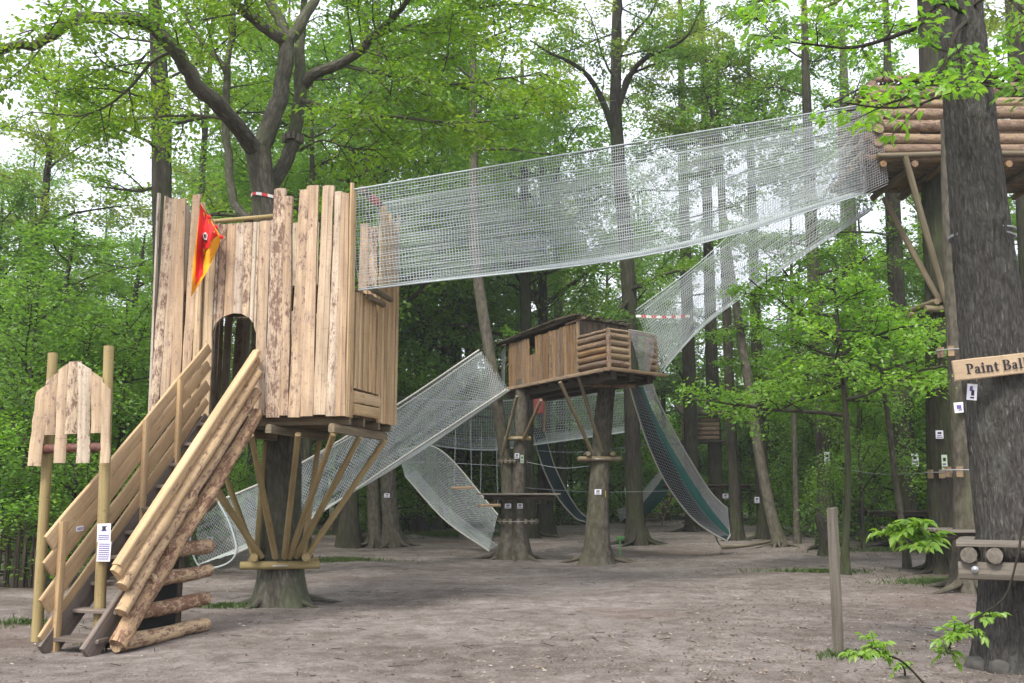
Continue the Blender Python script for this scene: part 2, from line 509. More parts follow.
class Foliage:
    """collects leafy twigs, then spreads leaves along them"""

    def __init__(s, seed):
        s.rs = np.random.RandomState(seed)
        s.a, s.b, s.c = [], [], []

    def twig(s, path, clump):
        for i in range(len(path) - 1):
            s.a.append(path[i])
            s.b.append(path[i + 1])
            s.c.append(clump)

    def leaves(s, mb, n, size, spread=0.16, flat=0.45, tilt=0.45, asp=0.62, six=False):
        rs = s.rs
        a, b, c = np.array(s.a), np.array(s.b), np.array(s.c)
        ln = np.linalg.norm(b - a, axis=1)
        k = rs.choice(len(a), n, p=ln / ln.sum())
        t = rs.rand(n)[:, None]
        p = a[k] + (b[k] - a[k]) * t
        ax = (b[k] - a[k]) / (ln[k][:, None] + 1e-9)
        side = np.cross(ax, UP)
        side /= np.linalg.norm(side, axis=1)[:, None] + 1e-6
        sg = np.where(rs.rand(n) < 0.5, -1.0, 1.0)[:, None]
        off = np.abs(rs.randn(n, 1)) * spread
        p = p + side * sg * off + rs.randn(n, 3) * np.array((spread * 0.4, spread * 0.4, spread * flat))
        d = side * sg * 0.8 + ax * 0.7 + rs.randn(n, 3) * 0.35 + np.array((0, 0, -0.22))
        nr = UP[None, :] + rs.randn(n, 3) * tilt
        sz = size * (0.65 + 0.6 * rs.rand(n))
        r = np.clip(0.55 * c[k] + 0.45 * rs.rand(n), 0, 1)
        leaf_quads(mb, p, d, nr, sz, r, asp, six)


def wander(rs, start, d, L, n, wob, rise=0.0):
    """a wandering branch path"""
    p = [np.asarray(start, float)]
    d = unit(d)
    for i in range(n):
        d = unit(d + rs.randn(3) * wob + np.array((0, 0, rise)))
        p.append(p[-1] + d * L / n)
    return np.array(p)


def ramify(rs, wood, fo, limb, r0, nsub, sublen, ntwig=5, start=0.25, minr=0.008, droop=-0.02, subtw=1):
    """side branches and twigs along a limb, spread in flat sprays"""
    n = len(limb)
    seglen = np.concatenate(([0], np.cumsum(np.linalg.norm(np.diff(limb, axis=0), axis=1))))
    Ltot = seglen[-1]
    for j in range(nsub):
        t = start + (1 - start) * (j + rs.rand() * 0.8) / nsub
        sl = t * Ltot
        i = min(np.searchsorted(seglen, sl) - 1, n - 2)
        i = max(i, 0)
        f = (sl - seglen[i]) / (seglen[i + 1] - seglen[i] + 1e-9)
        o = limb[i] + (limb[i + 1] - limb[i]) * f
        ax = unit(limb[i + 1] - limb[i])
        side = unit(np.cross(ax, UP) + rs.randn(3) * 0.12) * (1 if j % 2 else -1)
        d = side * (0.75 + 0.3 * rs.rand()) + ax * (0.55 + 0.4 * rs.rand()) + np.array((0, 0, 0.12 + 0.42 * rs.randn()))
        L = sublen * (1.15 - 0.6 * t) * (0.65 + 0.6 * rs.rand())
        br = wander(rs, o, d, L, 5, 0.17, droop)
        rb = max(minr, r0 * (1 - t) * 0.35 + minr)
        wood.tube(br, np.linspace(rb, minr * 0.6, len(br)), 4, cap=False)
        cl = rs.rand()
        fo.twig(br[1:], cl)
        for q in range(ntwig):
            tt = 0.2 + 0.8 * (q + rs.rand()) / ntwig
            ii = min(int(tt * 5), 4)
            oo = br[ii] + (br[ii + 1] - br[ii]) * (tt * 5 - ii if tt * 5 - ii <= 1 else 1)
            ax2 = unit(br[ii + 1] - br[ii])
            sd = unit(np.cross(ax2, UP)) * (1 if q % 2 else -1)
            tw = wander(rs, oo, sd * 0.8 + ax2 * 0.7 + np.array((0, 0, 0.15 * rs.randn())), L * 0.42 * (1.2 - 0.6 * tt), 3, 0.15, droop)
            wood.tube(tw, np.linspace(minr * 0.7, minr * 0.35, len(tw)), 3, cap=False)
            fo.twig(tw, np.clip(cl + 0.15 * rs.randn(), 0, 1))


def tree_meshes(seed, H, r0, base, spread, nlimb, nleaf, leaf, up=0.35, lean=(0, 0), nsub=8, crown_pow=0.8, sub=0.42, bare=0.0, sides=10, spread_leaf=0.16, top=0.92, wob=0.05, tilt=0.6):
    """(wood MB, leaf MB) of one tree standing at the origin"""
    rs = np.random.RandomState(seed)
    wood, lv, fo = MB(), MB(), Foliage(seed + 1)
    n = 14
    z = np.linspace(0, 1, n) ** 1.15
    w = np.cumsum(rs.randn(n, 2) * wob * H * 0.055, axis=0)
    w -= w[0]
    path = np.stack((w[:, 0] * z + lean[0] * z * H, w[:, 1] * z + lean[1] * z * H, -0.12 + z * H * 0.97), -1)
    radii = r0 * (1 - z) ** 0.75 + 0.018
    wood.tube(path, radii, sides, cap=False, wob=0.03, flare=0.55)
    for i in range(nlimb):
        t = base / H + (top - base / H) * (i + 0.7 * rs.rand()) / nlimb
        k = t * 1.0
        j = min(int(np.searchsorted(z, k)) - 1, n - 2)
        j = max(j, 0)
        f = (k - z[j]) / (z[j + 1] - z[j])
        o = path[j] + (path[j + 1] - path[j]) * f
        rr = r0 * (1 - k) ** 0.75 + 0.018
        az = i * 2.4 + rs.randn() * 0.35
        hfrac = (t - base / H) / (1 - base / H)
        L = spread * math.sqrt(max(0.06, 1 - (hfrac * 1.35 - 0.35) ** 2)) * (0.62 + 0.6 * rs.rand())
        el = up * (0.7 + 0.9 * hfrac) + rs.randn() * 0.25
        d = np.array((math.cos(az) * math.cos(el), math.sin(az) * math.cos(el), math.sin(el)))
        lb = wander(rs, o, d, L, 7, 0.15, -0.01 + 0.05 * rs.randn())
        rl = min(rr * 0.5, 0.03 + 0.018 * L)
        wood.tube(lb, np.linspace(rl, 0.012, len(lb)), 5, cap=False)
        ramify(rs, wood, fo, lb, rl, nsub, L * sub, 5, 0.22)
    tp = path[-3:]
    fo.twig(tp, rs.rand())
    if nleaf:
        fo.leaves(lv, nleaf, leaf, spread_leaf * 1.35, 0.85, tilt)
    return wood, lv


def tree(name, label, cat, loc, wood, lv, bark, leaf, group=None, rz=0.0):
    t = thing(name, label, cat, loc, group, rz)
    wood.build('trunk', bark, t)
    if lv.n:
        lv.build('crown', leaf, t)
    return t


def clone(root, loc, rz, sc, label=None, group=None, leaf=None):
    r = root.copy()
    C.objects.link(r)
    r.location = [float(a) for a in loc]
    r.rotation_euler = (0, 0, rz)
    r.scale = (sc[0], sc[0], sc[1])
    if label:
        r['label'] = label
    if group:
        r['group'] = group
    for ch in list(root.children):
        c = ch.copy()
        C.objects.link(c)
        c.parent = r
        if leaf is not None and c.name.startswith('crown'):
            c.material_slots[0].link = 'OBJECT'
            c.material_slots[0].material = leaf
    return r


# ================================================================== SETTING
def build_ground():
    def ax(a, b, step, far):
        core = np.arange(a, b + 1e-6, step)
        ext = step * np.cumsum(1.28 ** np.arange(1, 40))
        lo = a - ext[ext < far]
        hi = b + ext[ext < far]
        return np.concatenate((lo[::-1], core, hi))
    xs = ax(-12, 14, 0.16, 420)
    ys = ax(1, 34, 0.16, 420)
    X, Y = np.meshgrid(xs, ys)
    Z = gz(X, Y) + (RS.rand(*X.shape) - 0.5) * 0.012 * (np.abs(X) < 15) * (Y < 40)
    V = np.stack((X, Y, Z), -1).reshape(-1, 3)
    nx, ny = len(xs), len(ys)
    i = np.arange(nx * ny).reshape(ny, nx)
    q = np.stack((i[:-1, :-1], i[:-1, 1:], i[1:, 1:], i[1:, :-1]), -1).reshape(-1, 4)
    mb = MB()
    mb.add(V, q, None, 0.5, True)
    o = mb.build('ground', m_ground(), None)
    o['kind'] = 'structure'


build_ground()


def stuff_litter():
    mb = MB()
    n = 70000
    Y = 6.5 + 45 * RS.rand(n) ** 1.7
    X = (RS.rand(n) - 0.5) * 1.25 * Y
    w = 0.5 + 0.5 * np.sin(0.9 * X + 1.0) * np.sin(0.7 * Y + 0.4)
    keep = RS.rand(n) < np.clip(0.12 + 0.45 * w ** 2 + 0.55 * (X > 0.17 * Y) + 0.4 * (Y > 24), 0, 1)
    X, Y = X[keep], Y[keep]
    n = len(X)
    Z = gz(X, Y) + 0.012
    a = RS.rand(n) * 6.28
    d = np.stack((np.cos(a), np.sin(a), 0.15 * RS.randn(n)), 1)
    nr = UP[None] + RS.randn(n, 3) * 0.3
    leaf_quads(mb, np.stack((X, Y, Z), 1), d, nr, 0.022 + 0.035 * RS.rand(n) ** 2, RS.rand(n) ** 1.1, 0.5)
    o = mb.build('leaf_litter', MAT['litter'])
    o['kind'] = 'stuff'
    # small fallen twigs
    mb = MB()
    L = []
    for _ in range(420):
        y = 6.5 + 26 * RS.rand() ** 1.5
        x = (RS.rand() - .5) * 1.15 * y
        a = RS.rand() * 6.28
        l = 0.06 + 0.16 * RS.rand() ** 2
        p = np.array([(x + math.cos(a) * l * t, y + math.sin(a) * l * t, float(gz(x, y)) + 0.012 + 0.008 * math.sin(3 * t)) for t in (-.5, -.1, .2, .5)])
        L.append(p)
    mb.wires(np.array(L), 0.004)
    o = mb.build('fallen_twigs', MAT['twig'])
    o['kind'] = 'stuff'


stuff_litter()


def stuff_grass():
    mb = MB()
    patches = [(945, 582, 1.3, 0.5, 2000), (815, 573, 1.6, 0.3, 800), (225, 606, 0.7, 0.22, 520), (300, 562, 0.9, 0.4, 0),
               (850, 655, 0.5, 0.2, 380), (340, 562, 1.1, 0.5, 1100), (100, 645, 0.35, 0.12, 160), (455, 535, 3.2, 1.6, 4200), (140, 625, 0.6, 0.2, 160),
               (410, 527, 3.5, 1.8, 4200), (640, 518, 6, 1.4, 2500), (790, 524, 5, 1.5, 2500), (890, 552, 2.0, 0.5, 700), (320, 533, 3.0, 1.6, 2600), (25, 622, 0.7, 0.3, 300)]
    for px, py, rx, ry, n in patches:
        if n == 0:
            continue
        n = int(n * 1.5)
        c = G(px, py)
        ang = RS.rand(n) * 6.28
        rr = np.abs(RS.randn(n)) * .55 * (0.75 + 0.35 * np.sin(3 * ang + px))
        x = c[0] + np.cos(ang) * rr * rx
        y = c[1] + np.sin(ang) * rr * ry * 1.6
        h = (0.018 + 0.042 * RS.rand(n) ** 1.5) * (1 + 0.035 * max(0, c[1] - 10))
        base = np.stack((x, y, gz(x, y) - 0.005), 1)
        a = RS.rand(n) * 6.28
        d = np.stack((0.6 * np.cos(a), 0.6 * np.sin(a), 0.6 + 0.4 * RS.rand(n)), 1)
        nr = RS.randn(n, 3)
        leaf_quads(mb, base, d, nr, h * 1.6, RS.rand(n), 0.24)
    o = mb.build('grass', MAT['grass'])
    o['kind'] = 'stuff'


stuff_grass()

# ================================================================== CASTLE TOWER
TR = G(281, 604)            # foot of the oak the tower is built around
TX, TY = TR[0], TR[1]
FR = P(345, 415, 12.35)
BR = P(395, 425, 14.3)
FL = P(150, 398, 12.95)
ZB = FR[2]
fr, br, fl = FR[:2], BR[:2], FL[:2]
bl = fl + (br - fr) * 0.95


def p2(a, z):
    return np.array((a[0], a[1], z))


def out_n(a, b):
    d = unit(np.append(b - a, 0))
    return np.array((d[1], -d[0], 0.0))


def fence(mb, a, b, zb, zt, wmin, wmax, th, jb=0.03, jt=0.08, lean=0.0, cut=None, rs=np.random.RandomState(3), gap=0.008):
    """row of upright slabs from plan point a to b; cut(t) may raise the foot of a slab"""
    L = np.linalg.norm(b - a)
    nrm = out_n(a, b)
    s = 0.0
    while s < L - 0.04:
        w = min(wmin + (wmax - wmin) * rs.rand(), L - s)
        if L - s - w < wmin * 0.6:
            w = L - s
        m = s + w / 2
        c = a + (b - a) * (m / L)
        z0 = zb(m / L) if callable(zb) else zb
        z1 = zt(m / L) if callable(zt) else zt
        z0 += rs.rand() * jb
        z1 += (rs.rand() - 0.6) * jt
        lz = [(z0, z1)]
        if cut is not None:
            lz = cut(m / L, z0, z1, w / L)
        for q0, q1 in lz:
            o = nrm * (rs.rand() * 0.022)
            dx = np.append((b - a) / L, 0) * (lean + 0.012 * rs.randn()) * (q1 - q0)
            mb.slab(p2(c, q0) + o, p2(c, q1) + o + dx, w - gap, th * (0.8 + 0.5 * rs.rand()), nrm, 0.018, 0.30 + 0.4 * rs.rand(), 7,
                    w1=(w - gap) * (0.82 + 0.2 * rs.rand()))
        s += w


tower = thing('castle_tower', 'pale timber castle tower of upright slabs with an arched doorway, built around a forked oak', 'play tower', (TX, TY, 0))
ftop = lambda py, Y: P(300, py, Y)[2]
RS3 = np.random.RandomState(5)


def xat(px, a, b, z):
    """parameter of the point on plan segment a-b that is seen in pixel column px"""
    lo, hi = 0.0, 1.0
    for _ in range(40):
        m = (lo + hi) / 2
        q = a + (b - a) * m
        dep = q[1] * CP + (z - CZ) * SP
        if 512 + F * q[0] / dep < px:
            lo = m
        else:
            hi = m
    return lo


m1 = fl + (fr - fl) * xat(202, fl, fr, 4.0)
m2 = fl + (fr - fl) * xat(271, fl, fr, 4.0)
inw = -out_n(fl, fr)[:2]
mb = MB()
fence(mb, fl, m1, 2.60, ftop(200, 12.9), 0.13, 0.20, 0.05, jt=0.12, rs=RS3)
part(mb, 'wall_boards', MAT['slab'], tower)
mb = MB()
fdir = (fr - fl) / np.linalg.norm(fr - fl)
ra, rb = m1 + inw * 0.07 - fdir * 0.06, m2 + inw * 0.07 + fdir * 0.06
DL, DR = xat(211, ra, rb, 3.0), xat(255, ra, rb, 3.0)
ZTOP = P(230, 313, 12.75)[2]


dl3, dr3 = ra + (rb - ra) * DL, ra + (rb - ra) * DR
dm = (dl3 + dr3) / 2
hw = np.linalg.norm(dr3 - dl3) / 2
fence(mb, ra, dl3, ZB, ftop(223, 12.75), 0.125, 0.165, 0.05, jt=0.01, rs=RS3)
fence(mb, dr3, rb, ZB, ftop(223, 12.75), 0.125, 0.165, 0.05, jt=0.01, rs=RS3)
nrm_d = out_n(ra, rb)
aw = lambda u: ZTOP - 0.27 + 0.27 * math.sqrt(max(0.0, 1 - u * u))
cuts = [-1, -.86, -.55, -.12, .30, .66, .88, 1]
for u0, u1 in zip(cuts[:-1], cuts[1:]):
    um = (u0 + u1) / 2
    q = dm + (dr3 - dl3) / 2 * um
    z0 = (aw(u0) + aw(u1)) / 2
    o = nrm_d * (0.02 * RS3.rand())
    mb.slab(p2(q, z0) + o, p2(q, ftop(223, 12.75) - .01 * RS3.rand()) + o, (u1 - u0) * hw - 0.004, 0.05, nrm_d, 0.004, 0.3, 6, skew0=aw(u1) - aw(u0))
part(mb, 'door_wall_boards', MAT['slab'], tower)
mb = MB()
mb.tube(bez([p2(ra, ftop(221, 12.75)) + UP * 0.02, p2(rb, ftop(219, 12.7)) + UP * 0.03], 6), 0.028, 8, wob=0.05)
part(mb, 'parapet_pole', MAT['pole'], tower)
mb = MB()
fence(mb, m2, fr, ZB - 0.02, ftop(188, 12.4), 0.12, 0.175, 0.06, jt=0.16, rs=RS3, gap=0.004)
part(mb, 'wall_boards', MAT['slab'], tower)
# side wall with the gap where the rope bridge leaves
mb = MB()
Z_UP = P(365, 290, 13)[2]
ta, tb = 0.10, 0.62


def gap(t, z0, z1, w):
    if t < ta or t > tb:
        return [(z0, z1)]
    return [(max(z0, ZB + 0.36), Z_UP - 0.12 * RS3.rand() - 0.03)]


fence(mb, fr, br, ZB - 0.02, lambda t: ftop(190, 12.4) * (1 - t) + ftop(219, 14.2) * t, 0.085, 0.12, 0.04, jt=0.22, rs=RS3, cut=gap, gap=0.024)
part(mb, 'side_wall_boards', MAT['sawn'], tower)
mb = MB()
nr = out_n(fr, br)
for k, zz in enumerate((ZB + 0.09, ZB + 0.25)):
    a, b = fr + (br - fr) * (ta + 0.01), fr + (br - fr) * (tb - 0.01)
    mb.slab(p2(a, zz) + nr * 0.03, p2(b, zz + 0.015) + nr * 0.03, 0.14, 0.03, nr, 0.01)
part(mb, 'kick_board', MAT['sawn'], tower)
for k in range(2):
    mb = MB()
    a, b = fr + (br - fr) * (ta + 0.12 + 0.05 * k), fr + (br - fr) * (tb + 0.02 - 0.08 * k)
    o = nr * (0.14 - 0.05 * k) + UP * (-0.02 - 0.10 * k)
    mb.tube(np.array([p2(a, Z_UP), (p2(a, Z_UP) + p2(b, Z_UP)) / 2, p2(b, Z_UP)]) + o, 0.042, 9, wob=0.05)
    part(mb, 'sill_log', MAT['greypole'], tower)
mb = MB()
fence(mb, br, bl, ZB, ftop(219, 14.2), 0.12, 0.18, 0.04, jt=0.14, rs=RS3, gap=0.022)
part(mb, 'back_wall_boards', MAT['slab'], tower)
mb = MB()
fence(mb, bl, fl, ZB, ftop(205, 13.5), 0.12, 0.18, 0.04, jt=0.14, rs=RS3, gap=0.018)
part(mb, 'end_wall_boards', MAT['slab'], tower)
# floors with the hole for the trunk left open by the boards around it
for nm, zz in (('lower_floor', ZB + 0.03), ('upper_floor', Z_UP - 0.04)):
    mb = MB()
    e = unit(np.append(fr - fl, 0))
    g_ = unit(np.append(br - fr, 0))
    Lw, Ld = np.linalg.norm(fr - fl) - 0.1, np.linalg.norm(br - fr) - 0.12
    nb = 13
    for k in range(nb):
        s = (k + 0.5) / nb * Ld + 0.06
        o = p2(fl, zz) + g_ * s * 0.97 + e * 0.05
        mid_t = np.dot(np.array((TX, TY, zz)) - o, e)
        dist = abs(np.dot(np.array((TX, TY, zz)) - o, np.array((-e[1], e[0], 0))))
        if dist < 0.40:
            mb.slab(o, o + e * (mid_t - 0.36), Ld / nb - 0.012, 0.035, UP, 0.0, 0.1, 1)
            mb.slab(o + e * (mid_t + 0.36), o + e * Lw, Ld / nb - 0.012, 0.035, UP, 0.0, 0.1, 1)
        else:
            mb.slab(o, o + e * Lw, Ld / nb - 0.012, 0.035, UP, 0.0, 0.1, 1)
    part(mb, nm, MAT['greypole'], tower)
# beams under the floor
e = unit(np.append(fr - fl, 0))
g_ = unit(np.append(br - fr, 0))
for k, s in enumerate((0.12, 0.38, 0.68, 0.93)):
    mb = MB()
    o = p2(fl + (br - fr) * s, ZB - 0.045)
    mb.slab(o + e * (-0.05), o + e * (np.linalg.norm(fr - fl) - 0.02), 0.07, 0.11, UP, 0.0, 0.2, 1)
    part(mb, 'floor_joist', MAT['greypole'], tower)
for k, s in enumerate((0.08, 0.36, 0.64, 0.95)):
    mb = MB()
    o = p2(fl + (fr - fl) * s, ZB - 0.16)
    mb.slab(o - g_ * 0.10, o + g_ * (np.linalg.norm(br - fr) * 0.98), 0.08, 0.11, UP, 0.0, 0.2, 1)
    part(mb, 'cross_beam', MAT['greypole'], tower)
# struts fanning up from the collar
ctr = (fl + fr + br + bl) / 4
ZC = 0.62
tops = [(fr * .93 + fl * .07) + (br - fr) * 0.06, (fr * .75 + fl * .25) + (br - fr) * 0.07, fr * .5 + fl * .5 + (br - fr) * .1, fr + (br - fr) * .42 - (fr - fl) * .04,
        br * .97 + bl * .03 - (br - fr) * .1, br * .6 + bl * .4 - (br - fr) * .07, br * .3 + bl * .7 - (br - fr) * .07, bl + (fl - bl) * .25 + (fr - fl) * .06,
        bl + (fl - bl) * .7 + (fr - fl) * .08, fl * .88 + fr * .12 + (br - fr) * .1]
for q in tops:
    d = unit(np.append(q - np.array((TX, TY)), 0))
    a = np.array((TX, TY, 0)) + d * 0.40 + UP * (ZC + 0.06)
    mb = MB()
    mb.tube(bez([a, p2(q, ZB - 0.22)], 8), np.linspace(0.046, 0.040, 8), 9, wob=0.05)
    part(mb, 'strut', MAT['pole'], tower)


def collar(root, c, z, r, half, lr, rot=0.0, mat='pole', n=2):
    """four logs cinched round a trunk with a steel band"""
    for k in range(4):
        a = rot + k * math.pi / 2
        d = np.array((math.cos(a), math.sin(a), 0))
        s = np.array((-d[1], d[0], 0))
        zz = z + (lr * 1.1 if k % 2 else -lr * 0.9)
        o = np.array((c[0], c[1], zz)) + d * (r + lr)
        mb = MB()
        mb.tube(bez([o - s * half * (0.9 + .2 * RS.rand()), o, o + s * half * (0.9 + .2 * RS.rand())], 5), lr, 9, wob=0.04)
        part(mb, 'collar_log', MAT[mat], root)
    mb = MB()
    th = np.linspace(0, 2 * np.pi, 25)
    mb.tube(np.stack((c[0] + (r + 2 * lr + .01) * np.cos(th), c[1] + (r + 2 * lr + .01) * np.sin(th), np.full(25, z - lr)), 1), 0.008, 5, cap=False)
    part(mb, 'steel_band', MAT['bolt'], root)


collar(tower, (TX, TY), ZC, 0.30, 0.52, 0.058, rot=-math.pi / 2 + 0.15)

# ================================================================== STAIRCASE
SF = np.array((-4.317, 10.376, 0.0))
su = np.array((math.sin(0.33), math.cos(0.33), 0.0))
sv = np.array((su[1], -su[0], 0))         # to the right of someone climbing
run = np.dot(np.append(dm, 0) - SF, su) - 0.08
HWID = 0.37
rise = ZB + 0.04


def S(u, v, z):
    """point of the flight: u along the run (metres), v across to the right, z up"""
    return SF + su * u + sv * v + UP * z


slope = rise / run
stair = thing('staircase', 'steep timber staircase with log and plank railings climbing to the tower doorway', 'staircase', SF)
nst = 10
for k in range(nst):
    z = rise * (k + 0.45) / nst
    u = z / slope
    mb = MB()
    mb.slab(S(u - 0.02, -HWID + 0.03, z), S(u - 0.02, HWID - 0.15, z), 0.235, 0.04, UP, 0.004, 0.12, 3)
    part(mb, 'tread', MAT['step'], stair)
up_n = unit(np.cross(sv, su * 1 + UP * slope))
up_n = up_n if up_n[2] > 0 else -up_n
for v, m in ((-HWID, 'step'), (HWID - 0.16, 'step')):
    mb = MB()
    mb.slab(S(-0.10, v - (0.05 if v > 0 else 0), -0.02), S(run, v - (0.05 if v > 0 else 0), rise - 0.08), 0.24, 0.05, sv if v > 0 else -sv, 0, 0.1, 4)
    part(mb, 'stringer', MAT[m], stair)
# plank side
nl = -sv
for k, (h, w, m) in enumerate(((0.95, 0.15, 'sawn'), (0.72, 0.17, 'sawn'), (0.445, 0.17, 'sawn'), (0.20, 0.13, 'sawn'))):
    mb = MB()
    u0 = -0.14 + 0.02 * RS.rand()
    up0, up1 = (.26, .22, .14, .05)[k], (-.06, -.05, -.03, 0)[k]
    mb.slab(S(u0, -HWID - 0.01, h + up0 + slope * u0), S(run - 0.03, -HWID - 0.01, h + up1 + slope * (run - 0.03)), w * math.cos(math.atan(slope)) * 1.72, 0.032, sv, 0.02, 0.12, 9, w1=w * math.cos(math.atan(slope)) * 1.22)
    part(mb, 'rail_plank', MAT[m], stair)
for u in (0.02, 0.62, 1.22, 1.80):
    mb = MB()
    z = slope * u
    mb.slab(S(u, -HWID + 0.03, z - 0.10), S(u, -HWID + 0.03, z + 1.03 + .24 - .30 * u / run), 0.085, 0.05, sv, 0.004, 0.15, 2)
    part(mb, 'baluster', MAT['sawn'], stair)
# log side
for k, (h, r0, u1) in enumerate(((0.53, 0.068, run - 0.02), (0.29, 0.066, run - 0.02), (-0.02, 0.088, run + 0.02))):
    mb = MB()
    u0 = 0.10
    pts = [S(u, HWID - 0.015, h + slope * u) + RS.randn(3) * 0.008 for u in np.linspace(u0, u1, 9)]
    mb.tube(np.array(pts), np.linspace(r0, r0 * 0.9, 9) * (1 + 0.04 * RS.randn(9)), 11, wob=0.05, r=[0.3, 0.6, 0.1][k])
    part(mb, 'rail_log', MAT['log'], stair)
mb = MB()
mb.slab(S(0.04, HWID - 0.03, 0.72 + slope * 0.04), S(run - 0.03, HWID - 0.03, 0.72 + slope * (run - 0.03)), 0.15, 0.075, sv, 0.012, 0.55, 9)
part(mb, 'handrail_slab', MAT['log'], stair)
mb = MB()
mb.slab(S(0.04, HWID - 0.04, 0.815 + slope * 0.04), S(run - 0.03, HWID - 0.04, 0.815 + slope * (run - 0.03)), 0.11, 0.05, UP, 0.006, 0.2, 6)
part(mb, 'handrail_cap', MAT['sawn'], stair)
for u in (0.66, 1.30):
    mb = MB()
    mb.slab(S(u, HWID - 0.07, slope * u), S(u, HWID - 0.07, slope * u + 0.80), 0.085, 0.045, sv, 0.004, 0.15, 2)
    part(mb, 'baluster', MAT['sawn'], stair)
# black sheet closing the side under the flight and the logs across it
uE = 1.24
mb = MB()
tri = [S(0.12, HWID - 0.17, 0.03), S(uE, HWID - 0.17, 0.03), S(uE, HWID - 0.17, slope * uE - 0.05)]
tri2 = [a - sv * 0.02 for a in tri]
mb.add(np.array(tri + tri2), [np.array([(0, 1, 2)]), np.array([(5, 4, 3)]), np.array([(0, 3, 4, 1), (1, 4, 5, 2), (2, 5, 3, 0)])])
part(mb, 'side_sheet', MAT['black'], stair)
mb = MB()
mb.slab(S(uE, HWID - 0.185, -0.05), S(uE, HWID - 0.185, slope * uE - 0.05), 0.09, 0.07, sv, 0.004, 0.1, 2)
part(mb, 'side_post', MAT['darkwood'], stair)
for z, du in ((0.085, 0.10), (0.365, 0.28), (0.67, 0.52), (0.96, 0.76)):
    mb = MB()
    r0 = 0.078 + 0.008 * RS.rand()
    pts = [S(u, HWID - 0.04, z + 0.02 * (u - .8)) + RS.randn(3) * 0.006 for u in np.linspace(du, uE + 0.34, 6)]
    mb.tube(np.array(pts), r0 * (1 + 0.04 * RS.randn(6)), 11, wob=0.05)
    part(mb, 'side_log', MAT['log'], stair)

# ================================================================== GATE SIGN
gp = [G(37, 640), G(99, 647)]
gate = thing('castle_sign', 'castle-shaped sign of rough slabs between two tall poles at the foot of the stairs', 'sign', (gp[0] + gp[1]) / 2)
gtop = [P(53, 353, gp[0][1])[2], P(109, 346, gp[1][1])[2]]
gx = [P(53, 353, gp[0][1]), P(109, 346, gp[1][1])]
for k in range(2):
    mb = MB()
    mb.tube(bez([gp[k] - UP * 0.2, gx[k]], 8), np.linspace(0.062, 0.052, 8), 10, wob=0.02)
    part(mb, 'pole', MAT['pole'], gate)
gY = (gp[0][1] + gp[1][1]) / 2 - 0.08
gn = np.array((0.15, -1, 0))
brd = [((84, 412), 392, 0), ]
boards = [  # top x, top y, bottom x, bottom y, width px, slope of the cut top
    (43, 387.5, 34, 466, 12.5, .115), (52, 377, 49, 435, 12.0, .105), (64, 366.5, 60, 463, 11.5, .085), (75, 361.5, 71, 434, 12.5, .01), (85, 365.5, 83, 463, 12.5, -.085), (97, 374.5, 97, 433, 11.5, -.085), (106, 385, 105, 463, 9.0, -.10)]
mb = MB()
for tx, ty, bx, by, w, sk in boards:
    yy = gp[0][1] + (gp[1][1] - gp[0][1]) * ((tx - 36) / 65) - 0.10
    mb.slab(P(bx, by, yy), P(tx, ty, yy), w * yy / 1000 * .97, 0.035, gn, 0.012, 0.4, 7, skew1=sk)
part(mb, 'castle_board', MAT['slab'], gate)
mb = MB()
mb.tube(bez([P(38, 449, gp[0][1] - 0.02), P(70, 448, (gp[0][1] + gp[1][1]) / 2 - 0.01), P(106, 447, gp[1][1] - 0.02)], 8), 0.052, 10, wob=0.05)
part(mb, 'crossbar_log', MAT['redbark'], gate)

# ================================================================== NOTICES
def notice(label, c, n, w, h, marks, tilt=0.0, mat='paper', cat='notice', group=None, curl=0.0):
    """laminated sheet: backing plus printed marks (u, v, half-w, half-h, ink) in sheet units"""
    n = unit(n)
    ex = unit(np.cross(UP, n))
    ey = np.cross(n, ex)
    ex, ey = ex * math.cos(tilt) + ey * math.sin(tilt), ey * math.cos(tilt) - ex * math.sin(tilt)
    t = thing('paper_notice', label, cat, c, group)
    mb = MB()
    mb.box(np.asarray(c), ex, ey, w / 2, h / 2, 0.003, ez=n)
    sh = part(mb, 'sheet', MAT[mat], t)
    for nm, ink in (('print', 'ink'), ('coloured_print', 'inkblue')):
        mb = MB()
        for (u, v, a, b, k) in marks:
            if k == ink:
                mb.box(np.asarray(c) + ex * u * w / 2 + ey * v * h / 2 + n * 0.0045, ex, ey, a * w / 2, b * h / 2, 0.001, ez=n)
        if mb.n:
            sub(mb, nm, MAT[ink], sh, t)
    return t


def text_marks(v0, v1, rows, ink='ink', seed=0, u0=-0.8, u1=0.8):
    r = np.random.RandomState(seed)
    out = []
    for i in range(rows):
        v = v0 + (v1 - v0) * (i + 0.5) / rows
        u = u0
        while u < u1 - 0.1:
            l = min(0.1 + 0.28 * r.rand(), u1 - u)
            out.append((u + l / 2, v, l / 2 * 0.8, abs(v1 - v0) / rows * 0.24, ink))
            u += l
    return out


